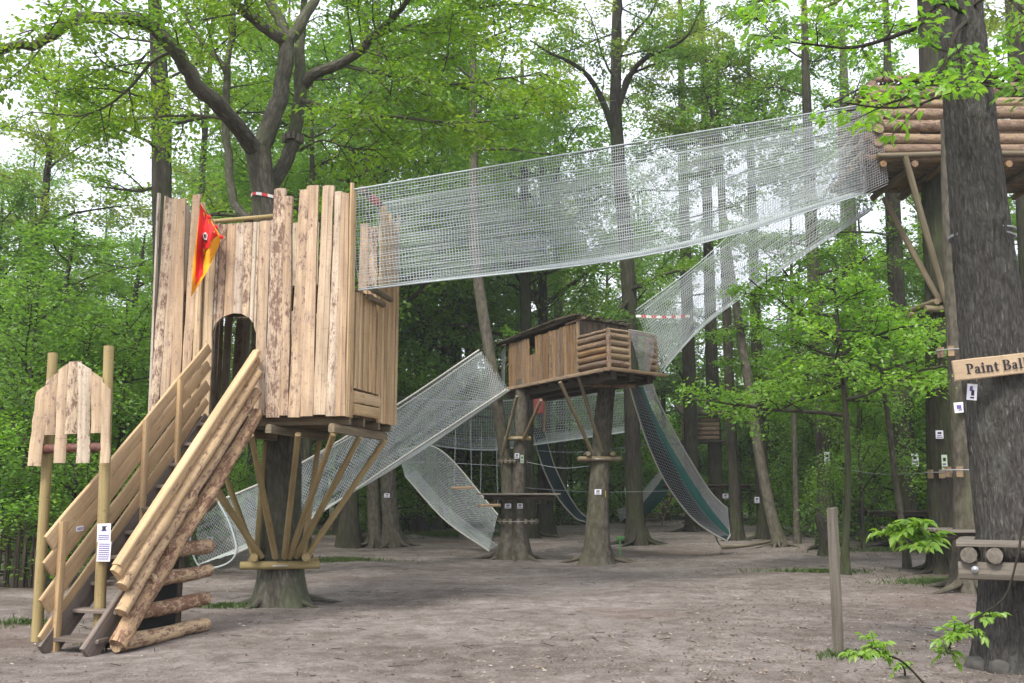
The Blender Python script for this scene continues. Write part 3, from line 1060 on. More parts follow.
pn = unit(np.array((0.12, -1, 0)))
py_ = gp[1][1] - 0.075
c = P(104, 532.5, py_)
notice('white notice with a dark portrait on the right pole of the castle sign', c, pn, 0.135, 0.185,
       [(0, 0.42, .26, .20, 'ink'), (.05, 0.66, .40, .05, 'ink'), (0.0, 0.22, .40, .08, 'inkblue'), (-.1, .5, .1, .06, 'inkblue')] + text_marks(-0.2, -0.85, 3, 'inkblue', 1), 0.03)
c = P(104, 551.5, py_ - 0.004)
notice('text-only white sheet under the portrait notice on the castle sign pole', c, pn, 0.135, 0.205, text_marks(0.85, -0.85, 8, 'inkblue', 2), -0.02)
notice('tiny white label on the plank railing at the foot of the stairs', S(0.27, -HWID + 0.012, 0.92 + slope * 0.27), sv, 0.10, 0.055, text_marks(0.5, -0.5, 2, 'inkblue', 3), math.atan(slope) * 0.12)

# ================================================================== FLAG
fy = 12.55
flag = thing('castle_flag', 'red and yellow pennant with a small white emblem on the tower front', 'flag', P(202, 203, fy))
out_ = [(200.5, 203), (221, 236.5), (219, 246), (207, 272), (191, 297), (192.5, 274), (193, 262), (197, 232)]


def flagpt(px, py):
    w = 0.07 * math.sin((px - 190) * 0.42 + (py - 200) * .05) + 0.04 * math.sin((py - 200) * 0.13)
    return P(px, py, fy + w)


def fpoly(pts, dy, mat, nm, sub_n=5):
    """cloth area as a fine fan with ripples; has a back face a few mm behind"""
    mb = MB()
    cx, cy = np.mean([p[0] for p in pts]), np.mean([p[1] for p in pts])
    m = len(pts)
    rows = []
    for s in range(1, sub_n + 1):
        f = s / sub_n
        ring = []
        for i in range(m):
            for q in range(4):
                a, b = pts[i], pts[(i + 1) % m]
                x = a[0] + (b[0] - a[0]) * q / 4
                y = a[1] + (b[1] - a[1]) * q / 4
                ring.append(flagpt(cx + (x - cx) * f, cy + (y - cy) * f) + np.array((0, dy, 0)))
        rows.append(ring)
    V = np.array(rows)
    k = V.shape[1]
    ctr = (flagpt(cx, cy) + np.array((0, dy, 0)))[None]
    idx = np.arange(sub_n * k).reshape(sub_n, k)
    nx = np.roll(idx, -1, 1)
    q = np.stack((idx[:-1], nx[:-1], nx[1:], idx[1:]), -1).reshape(-1, 4)
    tr = np.stack((np.full(k, sub_n * k), idx[0], nx[0]), -1)
    allv = np.vstack((V.reshape(-1, 3), ctr))
    mb.add(allv, [q[:, ::-1], tr[:, ::-1]], None, 0.5, True)
    part(mb, nm, MAT[mat], flag)


fpoly(out_, 0.0, 'flagyellow', 'cloth')
fpoly([(200.5, 204), (219, 235), (213, 232), (210, 246), (206, 250), (202.5, 247), (201.5, 231), (199, 262), (203, 274), (195, 287), (196.5, 262), (198, 232)], -0.012, 'flagred', 'red_field')
fpoly([(204.2, 234), (206.2, 232.5), (208.2, 235.5), (207.2, 240.5), (204.7, 240), (203.6, 237)], -0.024, 'white', 'emblem', 2)
mb = MB()
mb.tube(np.array([flagpt(205.2, 235), flagpt(205.9, 236.6), flagpt(205.6, 238.4)]) + np.array((0, -0.030, 0)), [0.010, 0.016, 0.007], 7)
part(mb, 'emblem_mark', MAT['ink'], flag)
mb = MB()
mb.tube(bez([P(202, 203, fy + 0.02), P(212, 219, fy), P(222, 237, fy)], 6), 0.010, 6)
part(mb, 'flag_staff', MAT['greypole'], flag)
for k, (px, py) in enumerate(((209, 217), (216, 227), (221.5, 237))):
    mb = MB()
    mb.tube(np.array([P(px - 1.5, py - 1.5, fy - 0.02), P(px, py, fy - 0.02), P(px + 1.5, py + 1.5, fy - 0.02)]), [0.012, 0.03, 0.012], 7)
    part(mb, 'red_knot', MAT['flagred'], flag)

# ================================================================== FORKED OAK THROUGH THE TOWER
oak = thing('forked_oak', 'large forked oak growing up through the castle tower and spreading over its roofless top', 'tree', (TX, TY, 0))
wood, lv, fo = MB(), MB(), Foliage(77)
ro = np.random.RandomState(41)


def limb(pts, r, nsub=0, sublen=1.6, sides=10, start=0.25, n=18, tw=5, wobn=0.03):
    p = bez([P(*a) for a in pts], n)
    if sides >= 8:
        p[1:-1] += ro.randn(n - 2, 3) * 0.012
    wood.tube(p, bez([np.array((a, 0, 0)) for a in r], n)[:, 0] if len(r) > 2 else np.linspace(r[0], r[-1], n), sides, cap=False, wob=wobn)
    if nsub:
        ramify(ro, wood, fo, p, r[-1] + 0.015, nsub, sublen, tw, start, 0.009)
    return p


yb = TY
base_pts = [(281, 612, yb), (281, 595, yb), (281, 570, yb), (282, 520, yb), (282, 440, yb), (279, 330, yb), (266, 215, yb), (262, 180, yb), (258, 150, yb)]
bp = bez([P(*a) for a in base_pts], 40)
bp[0, 2] = -0.15
wood.tube(bp, np.interp(np.linspace(0, 1, 40), [0, .2, .5, .72, .85, 1], [.30, .295, .275, .20, .185, .20]), 18, cap=False, wob=0.03, flare=0.62)
limb([(259, 158, yb), (247, 138, yb - .3), (226, 112, yb - .9), (202, 91, yb - 1.4), (188, 70, yb - 1.6), (175, 50, yb - 1.9), (160, 33, yb - 2.1), (145, 22, yb - 2.3), (112, 18, yb - 2.5), (77, 20, yb - 2.7), (55, 33, yb - 2.9), (34, 44, yb - 3.1), (0, 48, yb - 3.4), (-60, 66, yb - 3.8), (-130, 60, yb - 4.4)],
     [.135, .11, .085, .06, .03], 16, 1.6, 12, 0.30, 34)
limb([(258, 156, yb), (270, 125, yb), (280, 95, yb + .2), (285, 67, yb + .3), (287, 40, yb + .4)], [.155, .125, .12], 0, n=14, sides=12)
limb([(286, 44, yb + .4), (268, 30, yb + .2), (250, 16, yb), (232, 0, yb - .3), (212, -35, yb - .7), (190, -90, yb - 1.2)], [.10, .075, .03], 13, 1.8, n=16)
limb([(287, 42, yb + .4), (279, 18, yb + .5), (268, -2, yb + .6), (258, -50, yb + .8), (255, -120, yb + 1)], [.10, .08, .03], 10, 1.8, n=14)
limb([(287, 42, yb + .4), (299, 28, yb + .5), (306, 12, yb + .6), (318, -8, yb + .7), (330, -60, yb + .9), (350, -120, yb + 1.2)], [.105, .08, .03], 11, 1.8, n=14)
limb([(264, 205, yb), (273, 184, yb + .3), (286, 160, yb + .5), (293, 140, yb + .6), (299, 105, yb + .7), (300, 82, yb + .8), (299, 55, yb + 1.0), (303, 20, yb + 1.2), (306, -40, yb + 1.4)], [.13, .11, .10, .085, .04], 5, 1.4, n=24, start=0.6)
limb([(301, 86, yb + .8), (315, 74, yb + .7), (340, 64, yb + .4), (362, 48, yb + .1), (376, 34, yb - .1), (392, 18, yb - .3), (408, 2, yb - .5), (440, -35, yb - 1)], [.10, .075, .055, .025], 16, 2.0, n=22, start=0.3)
limb([(372, 40, yb - .1), (390, 30, yb + .1), (425, 24, yb + .3), (470, 10, yb + .4), (520, 4, yb + .6), (565, 14, yb + .7)], [.035, .022, .012], 12, 1.5, 6, 0.1, 14)
limb([(299, 101, yb + .7), (318, 104, yb + .3), (340, 117, yb + .1), (362, 116, yb - .1), (400, 117, yb - .3), (440, 122, yb - .5), (478, 122, yb - .7), (520, 118, yb - .8)], [.035, .025, .012], 14, 1.35, 6, 0.12, 20)
limb([(340, 64, yb + .4), (372, 72, yb + .2), (410, 78, yb), (450, 84, yb - .2), (505, 78, yb - .5), (548, 74, yb - .7)], [.04, .025, .012], 15, 1.6, 6, 0.08, 16)
limb([(300, 150, yb + .7), (322, 140, yb + .7), (350, 148, yb + .8), (390, 150, yb + .8)], [.025, .015, .01], 8, 1.0, 5, 0.2, 10)
limb([(258, 212, yb), (249, 220, yb + .1), (239, 209, yb + .2), (232, 196, yb + .4), (229, 165, yb + .6), (226, 128, yb + .8), (226, 95, yb + 1), (227, 70, yb + 1.1), (232, 30, yb + 1.3), (236, -20, yb + 1.5)], [.085, .07, .065, .06, .03], 7, 1.4, n=26, start=0.45)
limb([(226, 72, yb + 1.1), (214, 54, yb + 1.2), (198, 38, yb + 1.3), (182, 8, yb + 1.4), (172, -30, yb + 1.5)], [.05, .035, .02], 8, 1.4, n=12)
limb([(228, 120, yb + .8), (205, 116, yb + .9), (170, 116, yb + 1), (130, 118, yb + 1.2), (80, 116, yb + 1.3), (30, 112, yb + 1.5)], [.03, .02, .01], 15, 1.3, 5, 0.15, 16)
limb([(175, 50, yb - 1.9), (152, 62, yb - 1.6), (128, 90, yb - 1.4), (100, 110, yb - 1.2), (70, 118, yb - 1.1)], [.03, .02, .01], 10, 1.1, 5, 0.2, 12)
fo.leaves(lv, 33000, 0.085, 0.13, 0.6, 0.6)
roots(wood, (TX, TY), .24, 5, 4)
part(wood, 'trunk', MAT['bark_oak'], oak)
part(lv, 'crown', MAT['leaf_oak'], oak)

for k, (px, py, Y, r, lab) in enumerate(((265, 198, TY, .185, 'red and white barrier tape tied round the oak trunk just above the tower wall'), (293, 139, TY + .6, .125, 'grey wooden blocks strapped round the right fork of the oak'))):
    t = thing('barrier_tape' if k == 0 else 'block_strap', lab, 'tape' if k == 0 else 'strap', P(px, py, Y))
    c = P(px, py, Y)
    if k == 0:
        n_ = 44
        th = np.linspace(0, 2 * np.pi, n_, endpoint=False)
        rr = r + 0.02 + 0.004 * np.sin(5 * th)
        V = np.array([np.stack((c[0] + (rr + o_) * np.cos(th), c[1] + (rr + o_) * np.sin(th), c[2] + h_ + .02 * np.sin(2 * th)), 1) for o_, h_ in ((0, -.024), (.006, -.022), (.006, .022), (0, .024))])
        idx = np.arange(4 * n_).reshape(4, n_)
        nx = np.roll(idx, -1, 1)
        mb = MB()
        mb.add(V, np.stack((idx[:-1], nx[:-1], nx[1:], idx[1:]), -1).reshape(-1, 4), None, .5)
        o = part(mb, 'tape_band', [MAT['white'], MAT['red']], t)
        o.data.polygons.foreach_set('material_index', np.tile(((np.arange(n_) // 3) % 2).astype(np.int32), 3))
    else:
        for j in range(14):
            a = j / 14 * 2 * math.pi
            d = np.array((math.cos(a), math.sin(a), 0))
            mb = MB()
            mb.box(c + d * (r + 0.03) + UP * 0.02 * math.sin(3 * a), np.array((-d[1], d[0], 0)), UP, r * 0.19, .06, .02)
            part(mb, 'block', MAT['greyboard'], t)
# ================================================================== ROPE NETS
def rails_surface(rails, nu, sag=0.0, rs=None):
    """rails: list of world polylines; returns resampled (len(rails), nu, 3)"""
    out = []
    for r in rails:
        p = bez(r, nu)
        out.append(p)
    return np.array(out)


def net(root, name, rails, cell, r, mat, nu_seg=40, bulge=0.0, wobble=0.012, diag=False):
    """real knotted strands spanning the rails: long strands and cross strands"""
    A = rails_surface(rails, nu_seg)
    m = len(A)
    prof = A[:, nu_seg // 2]
    wid = np.linalg.norm(np.diff(prof, axis=0), axis=1)
    Wt = wid.sum()
    nl = max(4, int(Wt / cell))
    s = np.concatenate(([0], np.cumsum(wid))) / Wt

    def at(v):
        k = min(np.searchsorted(s, v, side='right') - 1, m - 2)
        f = (v - s[k]) / (s[k + 1] - s[k])
        q = A[k] + (A[k + 1] - A[k]) * f
        if bulge:
            q = q + UP * (-bulge * math.sin(math.pi * v)) * 1.0
        return q
    fine = np.array([at(v) for v in np.linspace(0, 1, nl + 1)])          # (nl+1, nu, 3)
    t = np.linspace(0, 6.28 * 3, nu_seg)
    ph = RS.rand(nl + 1) * 6.28
    fine[1:-1] += (wobble * np.sin(t[None, :] + ph[1:-1, None]))[:, :, None] * RS.randn(nl - 1, 1, 3) * 0.6
    L = np.linalg.norm(np.diff(A[0], axis=0), axis=1).sum()
    nc = max(4, int(L / cell))
    mb = MB()
    if not diag:
        mb.wires(fine, r)
        u = np.linspace(0, nu_seg - 1, nc + 1)
        i = np.minimum(u.astype(int), nu_seg - 2)
        f = (u - i)[None, :, None]
        cross = fine[:, i] + (fine[:, i + 1] - fine[:, i]) * f
        cross = cross.transpose(1, 0, 2)[:, ::(1 if nl < 30 else 2)]
        mb.wires(cross, r)
    else:
        # diamond mesh: two families of strands running across on the slant
        u = np.linspace(0, nu_seg - 1, nc + 1)
        i = np.minimum(u.astype(int), nu_seg - 2)
        f = (u - i)[None, :, None]
        grid = fine[:, i] + (fine[:, i + 1] - fine[:, i]) * f           # (nl+1, nc+1, 3)
        ln = []
        for st in range(-nl, nc + 1):
            a = np.arange(nl + 1)
            c = st + a
            ok = (c >= 0) & (c <= nc)
            if ok.sum() > 1:
                ln.append(grid[a[ok], c[ok]])
            c2 = st + nl - a
            ok = (c2 >= 0) & (c2 <= nc)
            if ok.sum() > 1:
                ln.append(grid[a[ok], c2[ok]])
        for q in ln:
            mb.wires(q[None], r)
    part(mb, name, MAT[mat], root)
    return A


def edge_ropes(root, A, which, r=0.014, mat='rope'):
    for k in which:
        mb = MB()
        mb.tube(A[k], r, 6, cap=False)
        part(mb, 'edge_rope', MAT[mat], root)


def pp(*a):
    return [P(*q) for q in a]


# --- long bridge from the castle tower to the high log hut
yA, yB = 12.55, 13.95
nA = thing('rope_net_bridge', 'long white net bridge slung from the castle tower up to the high log platform', 'net bridge', (P(364, 290, 13)[0], 13.2, Z_UP))
ends = lambda a, b, sag: bez([P(*a), (P(*a) + P(*b)) / 2 - UP * sag, P(*b)], 12)
RA = [ends((351, 190, yA), (866, 104, 19.2), 0.0), ends((358, 290, yA), (864, 194, 19.2), 0.33), ends((386, 287, yB), (868, 188, 20.7), 0.30), ends((377, 204, yB), (870, 116, 20.7), 0.05)]
A = net(nA, 'netting', RA, 0.052, 0.0046, 'net', 48, 0.0)
edge_ropes(nA, A, (0, 1, 2, 3), 0.012, 'net')
mb = MB()
a, b = P(362, 189, 12.7), P(381, 206, 13.9)
mb.tube(bez([a, (a + b) / 2, b], 6), 0.05, 9, wob=0.04)
part(mb, 'spreader_pole', MAT['greypole'], nA)
mb = MB()
mb.tube(bez([a + (b - a) * .35, a + (b - a) * .5, a + (b - a) * .75], 6), 0.055, 9)
part(mb, 'red_wrapping', MAT['red'], nA)

# ================================================================== CENTRAL TREE HUT
HA, HB, HD = P(608, 366.5, 21.0), P(509, 386.5, 24.7), P(657, 372.5, 22.1)
HB[2] = HA[2] - .05
HD[2] = HA[2]
e1 = unit(HB - HA)
LW = np.linalg.norm(HB - HA)
e2v = HD - HA
e2v = e2v - e1 * np.dot(e2v, e1)
LD = np.linalg.norm(HD - HA)
e2 = unit(HD - HA)
e3 = unit(np.cross(e2, e1))
e3 = e3 if e3[2] > 0 else -e3
hut = thing('tree_hut', 'brown plank tree hut with a sloping brush roof on a platform between two trees', 'tree house', (HA + HD) / 2 * (1, 1, 0) + (HB - HA) / 2 * (1, 1, 0))


def H(a, b, c):
    """hut frame: a along the long side from the near corner, b across, c up"""
    return HA + e1 * a + e2 * b + e3 * c


nf, ne = -unit(np.cross(e3, e1)), -e1
if nf[1] > 0:
    nf = -nf
LB = LW * 0.735
rs = np.random.RandomState(9)
mb = MB()
s = LW - LB
eave0 = 0.98
while s < LW - 0.02:
    w_ = min(0.09 + 0.10 * rs.rand(), LW - s)
    m_ = s + w_ / 2
    px_t = (m_ - (LW - LB)) / LB
    zt = 1.10 - 0.06 * px_t
    if 0.60 < px_t < 0.67:
        mb.slab(H(m_, 0, 0.0), H(m_, 0, 0.66), w_ - .006, 0.04, nf, 0.01, 0.3, 4)
    else:
        mb.slab(H(m_, -.015 * rs.rand(), -0.03 * rs.rand()), H(m_, -.015 * rs.rand(), zt + .03 * rs.rand()), w_ - .014, 0.04, nf, 0.022, 0.3, 5)
    s += w_
part(mb, 'plank_wall', MAT['hutboard'], hut)
for k in range(5):
    mb = MB()
    z = 0.085 + 0.145 * k
    mb.tube(bez([H(0.02, 0.03, z), H((LW - LB) / 2, 0.02, z + .01 * rs.randn()), H(LW - LB - 0.02, 0.03, z)], 6), 0.076, 9, wob=0.04)
    part(mb, 'wall_log', MAT['hutboard'], hut)
    for b0, b1 in ((0.05, LD * 0.42), (LD * 0.82, LD)):
        mb = MB()
        mb.tube(bez([H(0.03, b0, z + .01), H(0.03, (b0 + b1) / 2, z + .01), H(0.03, b1, z + .01)], 6), 0.076, 9, wob=0.04)
        part(mb, 'wall_log', MAT['hutlog'], hut)
for b in (0.03, LD * 0.42, LD * 0.98):
    mb = MB()
    mb.slab(H(-0.01, b, -0.05), H(-0.01, b, 0.80), 0.08, 0.06, ne, 0, .2, 2)
    part(mb, 'corner_post', MAT['hutlog'], hut)
mb = MB()
mb.tube(bez([H(0.0, 0.0, 0.80), H(0.0, LD * .5, 0.81), H(0, LD, 0.80)], 5), 0.035, 8)
part(mb, 'top_rail', MAT['hutlog'], hut)
mb = MB()
mb.slab(H(0, 0.0, .79), H(LW - LB, 0.0, .79), 0.07, 0.05, UP, 0, .2, 2)
part(mb, 'top_rail', MAT['hutlog'], hut)
# far walls
mb = MB()
s = LW - LB
while s < LW - 0.02:
    w_ = min(0.15, LW - s)
    mb.slab(H(s + w_ / 2, LD, 0), H(s + w_ / 2, LD, 1.25), w_ - .006, 0.04, -nf, 0.01, 0.3, 3)
    s += w_
for b in np.arange(0.08, LD * 0.45, 0.15):
    mb.slab(H(LW, b, 0), H(LW, b, 1.12), .144, 0.04, e1, 0.01, 0.3, 3)
part(mb, 'back_wall', MAT['hutboard'], hut)
mb = MB()
for b in np.arange(0.08, LD, 0.15):
    mb.slab(H(LW - LB, b, 0), H(LW - LB, b, 1.20), .144, 0.04, -e1, 0.01, 0.3, 3)
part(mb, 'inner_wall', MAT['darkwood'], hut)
# floor
mb = MB()
for a in np.arange(-0.05, LW + 0.15, 0.17):
    mb.slab(H(a, -0.10, -0.05), H(a, LD + 0.1, -0.05), 0.162, 0.04, e3, 0.0, .1, 1)
part(mb, 'floor_boards', MAT['hutlog'], hut)
mb = MB()
mb.slab(H(-0.12, -0.12, -0.07), H(LW + 0.2, -0.12, -0.07), 0.08, 0.04, nf, 0, .15, 2)
part(mb, 'floor_edge', MAT['hutlog'], hut)
mb = MB()
mb.slab(H(-0.16, -0.10, -0.07), H(-0.16, LD + 0.15, -0.07), 0.08, 0.04, ne, 0, .15, 2)
part(mb, 'floor_edge', MAT['hutlog'], hut)
for b in (0.22, LD * 0.5, LD - 0.2):
    mb = MB()
    mb.slab(H(0.05, b, -0.16), H(LW + 0.3, b, -0.16), 0.14, 0.18, e3, 0, .2, 2)
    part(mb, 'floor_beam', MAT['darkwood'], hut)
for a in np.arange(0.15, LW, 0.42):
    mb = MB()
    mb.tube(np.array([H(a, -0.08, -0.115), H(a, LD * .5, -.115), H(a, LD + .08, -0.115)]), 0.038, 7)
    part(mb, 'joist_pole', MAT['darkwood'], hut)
# roof: rafters and brush, falling towards the lower end
rz_ = lambda a: 1.11 + .11 * (1 - (a - (LW - LB)) / LB)
mb = MB()
for b in np.linspace(-0.10, LD + 0.1, 9):
    for _ in range(3):
        o = rs.randn(3) * 0.015
        a0_, a1_, a2_ = LW - LB - 0.10 + .10 * rs.randn(), LW * .55, LW + 0.35 + 0.2 * rs.rand()
        pts = [H(a0_, b, rz_(a0_) + .05) + o, H(a1_, b, rz_(a1_) + 0.05) + rs.randn(3) * .025, H(a2_, b, rz_(a2_) + .03) + o]
        mb.tube(bez(pts, 10), 0.026 + .014 * rs.rand(), 6, wob=0.15)
part(mb, 'brush_roof', MAT['thatch'], hut)
mb = MB()
A0, A1 = LW - LB - .05, LW + .2
q8 = [H(A0, -.08, rz_(A0)), H(A1, -.08, rz_(A1)), H(A1, LD + .1, rz_(A1)), H(A0, LD + .1, rz_(A0))]
mb.add(np.array(q8 + [v + UP * .03 for v in q8]), np.array([(0, 1, 2, 3), (7, 6, 5, 4), (0, 4, 5, 1), (1, 5, 6, 2), (2, 6, 7, 3), (3, 7, 4, 0)]))
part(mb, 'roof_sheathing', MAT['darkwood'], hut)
mb = MB()
mb.slab(H(LW - LB - 0.30, -0.02, 1.18), H(LW - LB + .45, -0.02, 1.15), 0.05, 0.05, nf, 0, .2, 2)
part(mb, 'rafter', MAT['hutlog'], hut)
mb = MB()
mb.slab(H(LW - LB, 0.0, 0.0), H(LW - LB, 0.0, 1.18), 0.07, 0.06, nf, 0, .2, 2)
part(mb, 'door_post', MAT['hutlog'], hut)
# net curtains closing the two ends
cr = [H(-0.02, LD * 0.42, 0.86), H(-0.08, LD * 0.42, 0.02), H(-0.06, LD * 0.86, 0.0), H(-0.02, LD * 0.90, 0.86)]
nc1 = thing('net_curtain', 'small grey net curtain closing the open log end of the tree hut', 'net', cr[0])
A_ = net(nc1, 'netting', [[H(-.02, LD * .42, .86), H(-.03, LD * .95, .86)], [H(-.16, LD * .46, .4), H(-.16, LD * .84, .4)], [H(-.10, LD * .58, 0.0), H(-.10, LD * .78, .0)]], 0.035, 0.004, 'netgrey', 14)
edge_ropes(nc1, A_, (0,), 0.012)
nc2 = thing('net_curtain', 'dark grey net gate at the lower plank end of the tree hut', 'net', H(LW, 0, 0))
A_ = net(nc2, 'netting', [[H(LW + .08, -.05, 1.05), H(LW + .75, .25, .95)], [H(LW + .12, -.08, .0), H(LW + .7, .2, 0.0)]], 0.04, 0.004, 'netgrey', 14)
edge_ropes(nc2, A_, (0, 1), 0.012)

# supporting trees -----------------------------------------------------------
def plain_tree_world(name, label, paths, bark, crown=None, group=None, at=None, extra=None):
    """tree with traced stems; each stem: (points, radii, flare)"""
    t = thing(name, label, 'tree', at, group)
    wood = MB()
    for pts, r, fl_ in paths:
        n = 22
        p = bez(pts, n)
        rr = np.interp(np.linspace(0, 1, n), np.linspace(0, 1, len(r)), r)
        wood.tube(p, rr, 14, cap=False, wob=0.04, flare=fl_)
    return t, wood


def crown_on(seed, wood, lv, stem, z0, nl, spread, nleaf, leaf, up=0.3, nsub=8, sub=0.42, rl=0.05, az0=0.0, sl=0.14, azr=None):
    """limbs and leaves along an existing stem (world points) above height z0"""
    rs = np.random.RandomState(seed)
    fo_ = Foliage(seed + 5)
    zs = stem[:, 2]
    top_ = zs[-1]
    for i in range(nl):
        z = z0 + (top_ - z0) * (i + 0.6 * rs.rand()) / nl
        k = min(np.searchsorted(zs, z), len(stem) - 1)
        o = stem[k]
        az = az0 + i * 2.4 + rs.randn() * .3
        if azr is not None:
            az = azr[0] + (azr[1] - azr[0]) * rs.rand()
        h = (z - z0) / (top_ - z0 + 1e-6)
        L = spread * (1 - .7 * h * h) * (.7 + .5 * rs.rand())
        el = up * (.6 + h) + rs.randn() * .12
        d = np.array((math.cos(az) * math.cos(el), math.sin(az) * math.cos(el), math.sin(el)))
        lb = wander(rs, o, d, L, 7, .11, -.01)
        wood.tube(lb, np.linspace(rl * (1 - .5 * h), .012, len(lb)), 6, cap=False)
        ramify(rs, wood, fo_, lb, rl, nsub, L * sub, 5, .2)
    if nleaf:
        fo_.leaves(lv, nleaf, leaf, sl, .4, .45)


# two-stemmed tree on the left of the hut
tw = G(513, 559)
stL = [P(507, 563, 24.0), P(508, 540, 24.05), P(508, 500, 24.1), P(505, 455, 24.2), P(498, 410, 24.35), P(489, 350, 24.6), P(481, 300, 24.7), P(476, 260, 24.8), P(474, 180, 24.9), P(474, 90, 25), P(471, 0, 25.2), P(466, -70, 25.4)]
stR = [P(519, 563, 24.0), P(519, 540, 24.05), P(518, 500, 24.1), P(520, 450, 24.15), P(522, 405, 24.2), P(523, 380, 24.25)]
t2, wd = plain_tree_world('twin_stem_tree', 'tree with two stems from one flared foot carrying the lower end of the plank hut', [(stL, [.18, .155, .15, .145, .135, .08, .03], .75), (stR, [.21, .165, .165, .165], .75)], 'bark_beech', at=tw)
lvm = MB()
crown_on(21, wd, lvm, bez(stL, 30), 9.5, 12, 3.4, 9500, 0.12, .25)
roots(wd, tw, .30, 7, 1)
part(wd, 'trunk', MAT['bark_beech'], t2)
part(lvm, 'crown', MAT['leaf_beech'], t2)
# stout tree under the near end
tb_ = G(598, 561)
stB = [P(597, 565, 23.0), P(597, 545, 23.0), P(598, 500, 23.0), P(601, 450, 23.05), P(605, 405, 23.15), P(608, 380, 23.2)]
t3, wd = plain_tree_world('stout_tree', 'stout mossy trunk holding up the log end of the hut', [(stB, [.27, .25, .23, .215, .19], .45)], 'bark_beech', at=tb_)
roots(wd, tb_, .27, 6, 2)
part(wd, 'trunk', MAT['bark_beech'], t3)

# struts and collars
for a, b, root in (((502, 455), (517, 396), 24.0), ((523, 440), (541, 400), 24.05), ((592, 452), (560, 382), 22.85), ((602, 452), (578, 375), 22.85)):
    mb = MB()
    mb.tube(bez([P(a[0], a[1], root - .1), P(b[0], b[1], root - 1.0)], 5), 0.042, 8, wob=.04)
    part(mb, 'strut', MAT['greypole'], hut)
cl1 = thing('log_collar', 'pale log collar halfway up the stout trunk under the hut', 'log collar', P(599, 457, 23.05))
collar(cl1, P(599, 457, 23.05)[:2], P(599, 457, 23.05)[2], 0.22, 0.45, 0.055, mat='greypole', rot=-math.pi / 2)
cl2 = thing('log_collar', 'small yellowish log collar high on the right stem of the twin-stemmed tree', 'log collar', P(517, 437, 24.15))
collar(cl2, P(517, 437, 24.15)[:2], P(517, 437, 24.15)[2], 0.17, 0.33, 0.045, mat='pole', rot=-math.pi / 2)
mb = MB()
mb.tube(bez([P(583, 384, 22.4), P(610, 385, 22.35), P(636, 386, 22.3)], 5), 0.06, 9, wob=.05)
part(mb, 'bearer_log', MAT['hutlog'], hut)
# plank platform round the twin stems
pf = P(518, 494, 24.1)
plat = thing('tree_platform', 'dark plank platform encircling the twin-stemmed tree at head height', 'platform', pf)
mb = MB()
for k in range(9):
    y = -0.62 + 1.24 * k / 8
    if abs(y) < 0.2:
        for x0, x1 in ((-.98, -.42), (.34, .98)):
            mb.slab(pf + np.array((x0, y, 0)), pf + np.array((x1, y, 0)), .145, .04, UP, .01, .2, 2)
    else:
        mb.slab(pf + np.array((-.98, y, 0)), pf + np.array((.98, y, 0)), .145, .04, UP, .01, .2, 3)
part(mb, 'deck_boards', MAT['greyboard'], plat)
for y in (-.42, .42):
    mb = MB()
    mb.tube(np.array([pf + np.array((-.8, y, -.08)), pf + np.array((0, y, -.08)), pf + np.array((.85, y, -.08))]), .055, 9)
    part(mb, 'bearer', MAT['darkwood'], plat)
for x in (-.55, .5):
    mb = MB()
    mb.tube(np.array([pf + np.array((x, -.5, -.18)), pf + np.array((x, 0, -.18)), pf + np.array((x, .5, -.18))]), .05, 9)
    part(mb, 'cross_bearer', MAT['darkwood'], plat)

for px, py, Y, r, lab in ((506, 461, 24.17, .19, 'row of wooden packing blocks strapped round the twin stems above the platform'), (514, 521, 24.05, .36, 'ring of small wooden blocks strapped round the twin stems below the platform')):
    c = P(px + 4, py, Y)
    t = thing('block_strap', lab, 'strap', c)
    for j in range(9):
        a = -math.pi + j / 8 * math.pi
        d = np.array((math.cos(a) * 1.15, math.sin(a), 0))
        mb = MB()
        mb.box(c + d * (r + .04), np.array((-d[1], d[0], 0)), UP, .03, .055, .02)
        part(mb, 'block', MAT['greypole'], t)
    th = np.linspace(0, 2 * np.pi, 25)
    mb = MB()
    mb.tube(np.stack((c[0] + (r + .062) * 1.15 * np.cos(th), c[1] + (r + .062) * np.sin(th), np.full(25, c[2])), 1), .008, 5, cap=False)
    part(mb, 'strap_cable', MAT['cable'], t)

camn = np.array((0, -1, -0.05))
nm = lambda s: [(0, .35, .5, .25, 'ink'), (-.1, -.3, .55, .12, 'inkblue')] + text_marks(-.5, -.9, 1, 'ink', s)
notice('white paper on the left stem of the twin-stemmed tree, under the platform', P(508, 506, 23.82), camn, .15, .11, nm(1))
notice('white paper on the right stem of the twin-stemmed tree, under the platform', P(520, 506, 23.8), camn, .13, .12, nm(2))
notice('upper of two white cards below the small log collar on the right stem', P(517, 456, 23.92), camn, .11, .13, nm(3))
notice('pale green card beside the white one on the right stem under the hut', P(522, 459, 23.93), unit((.4, -1, 0)), .08, .19, nm(4), mat='papergreen')
notice('white number card on the stout trunk below its log collar', P(598, 492, 22.74), camn, .15, .12, nm(5))
notice('small yellow tag on the right side of the stout trunk', P(606, 494, 22.84), unit((.9, -.5, 0)), .08, .14, [(0, .3, .5, .2, 'ink')], mat='yellow')

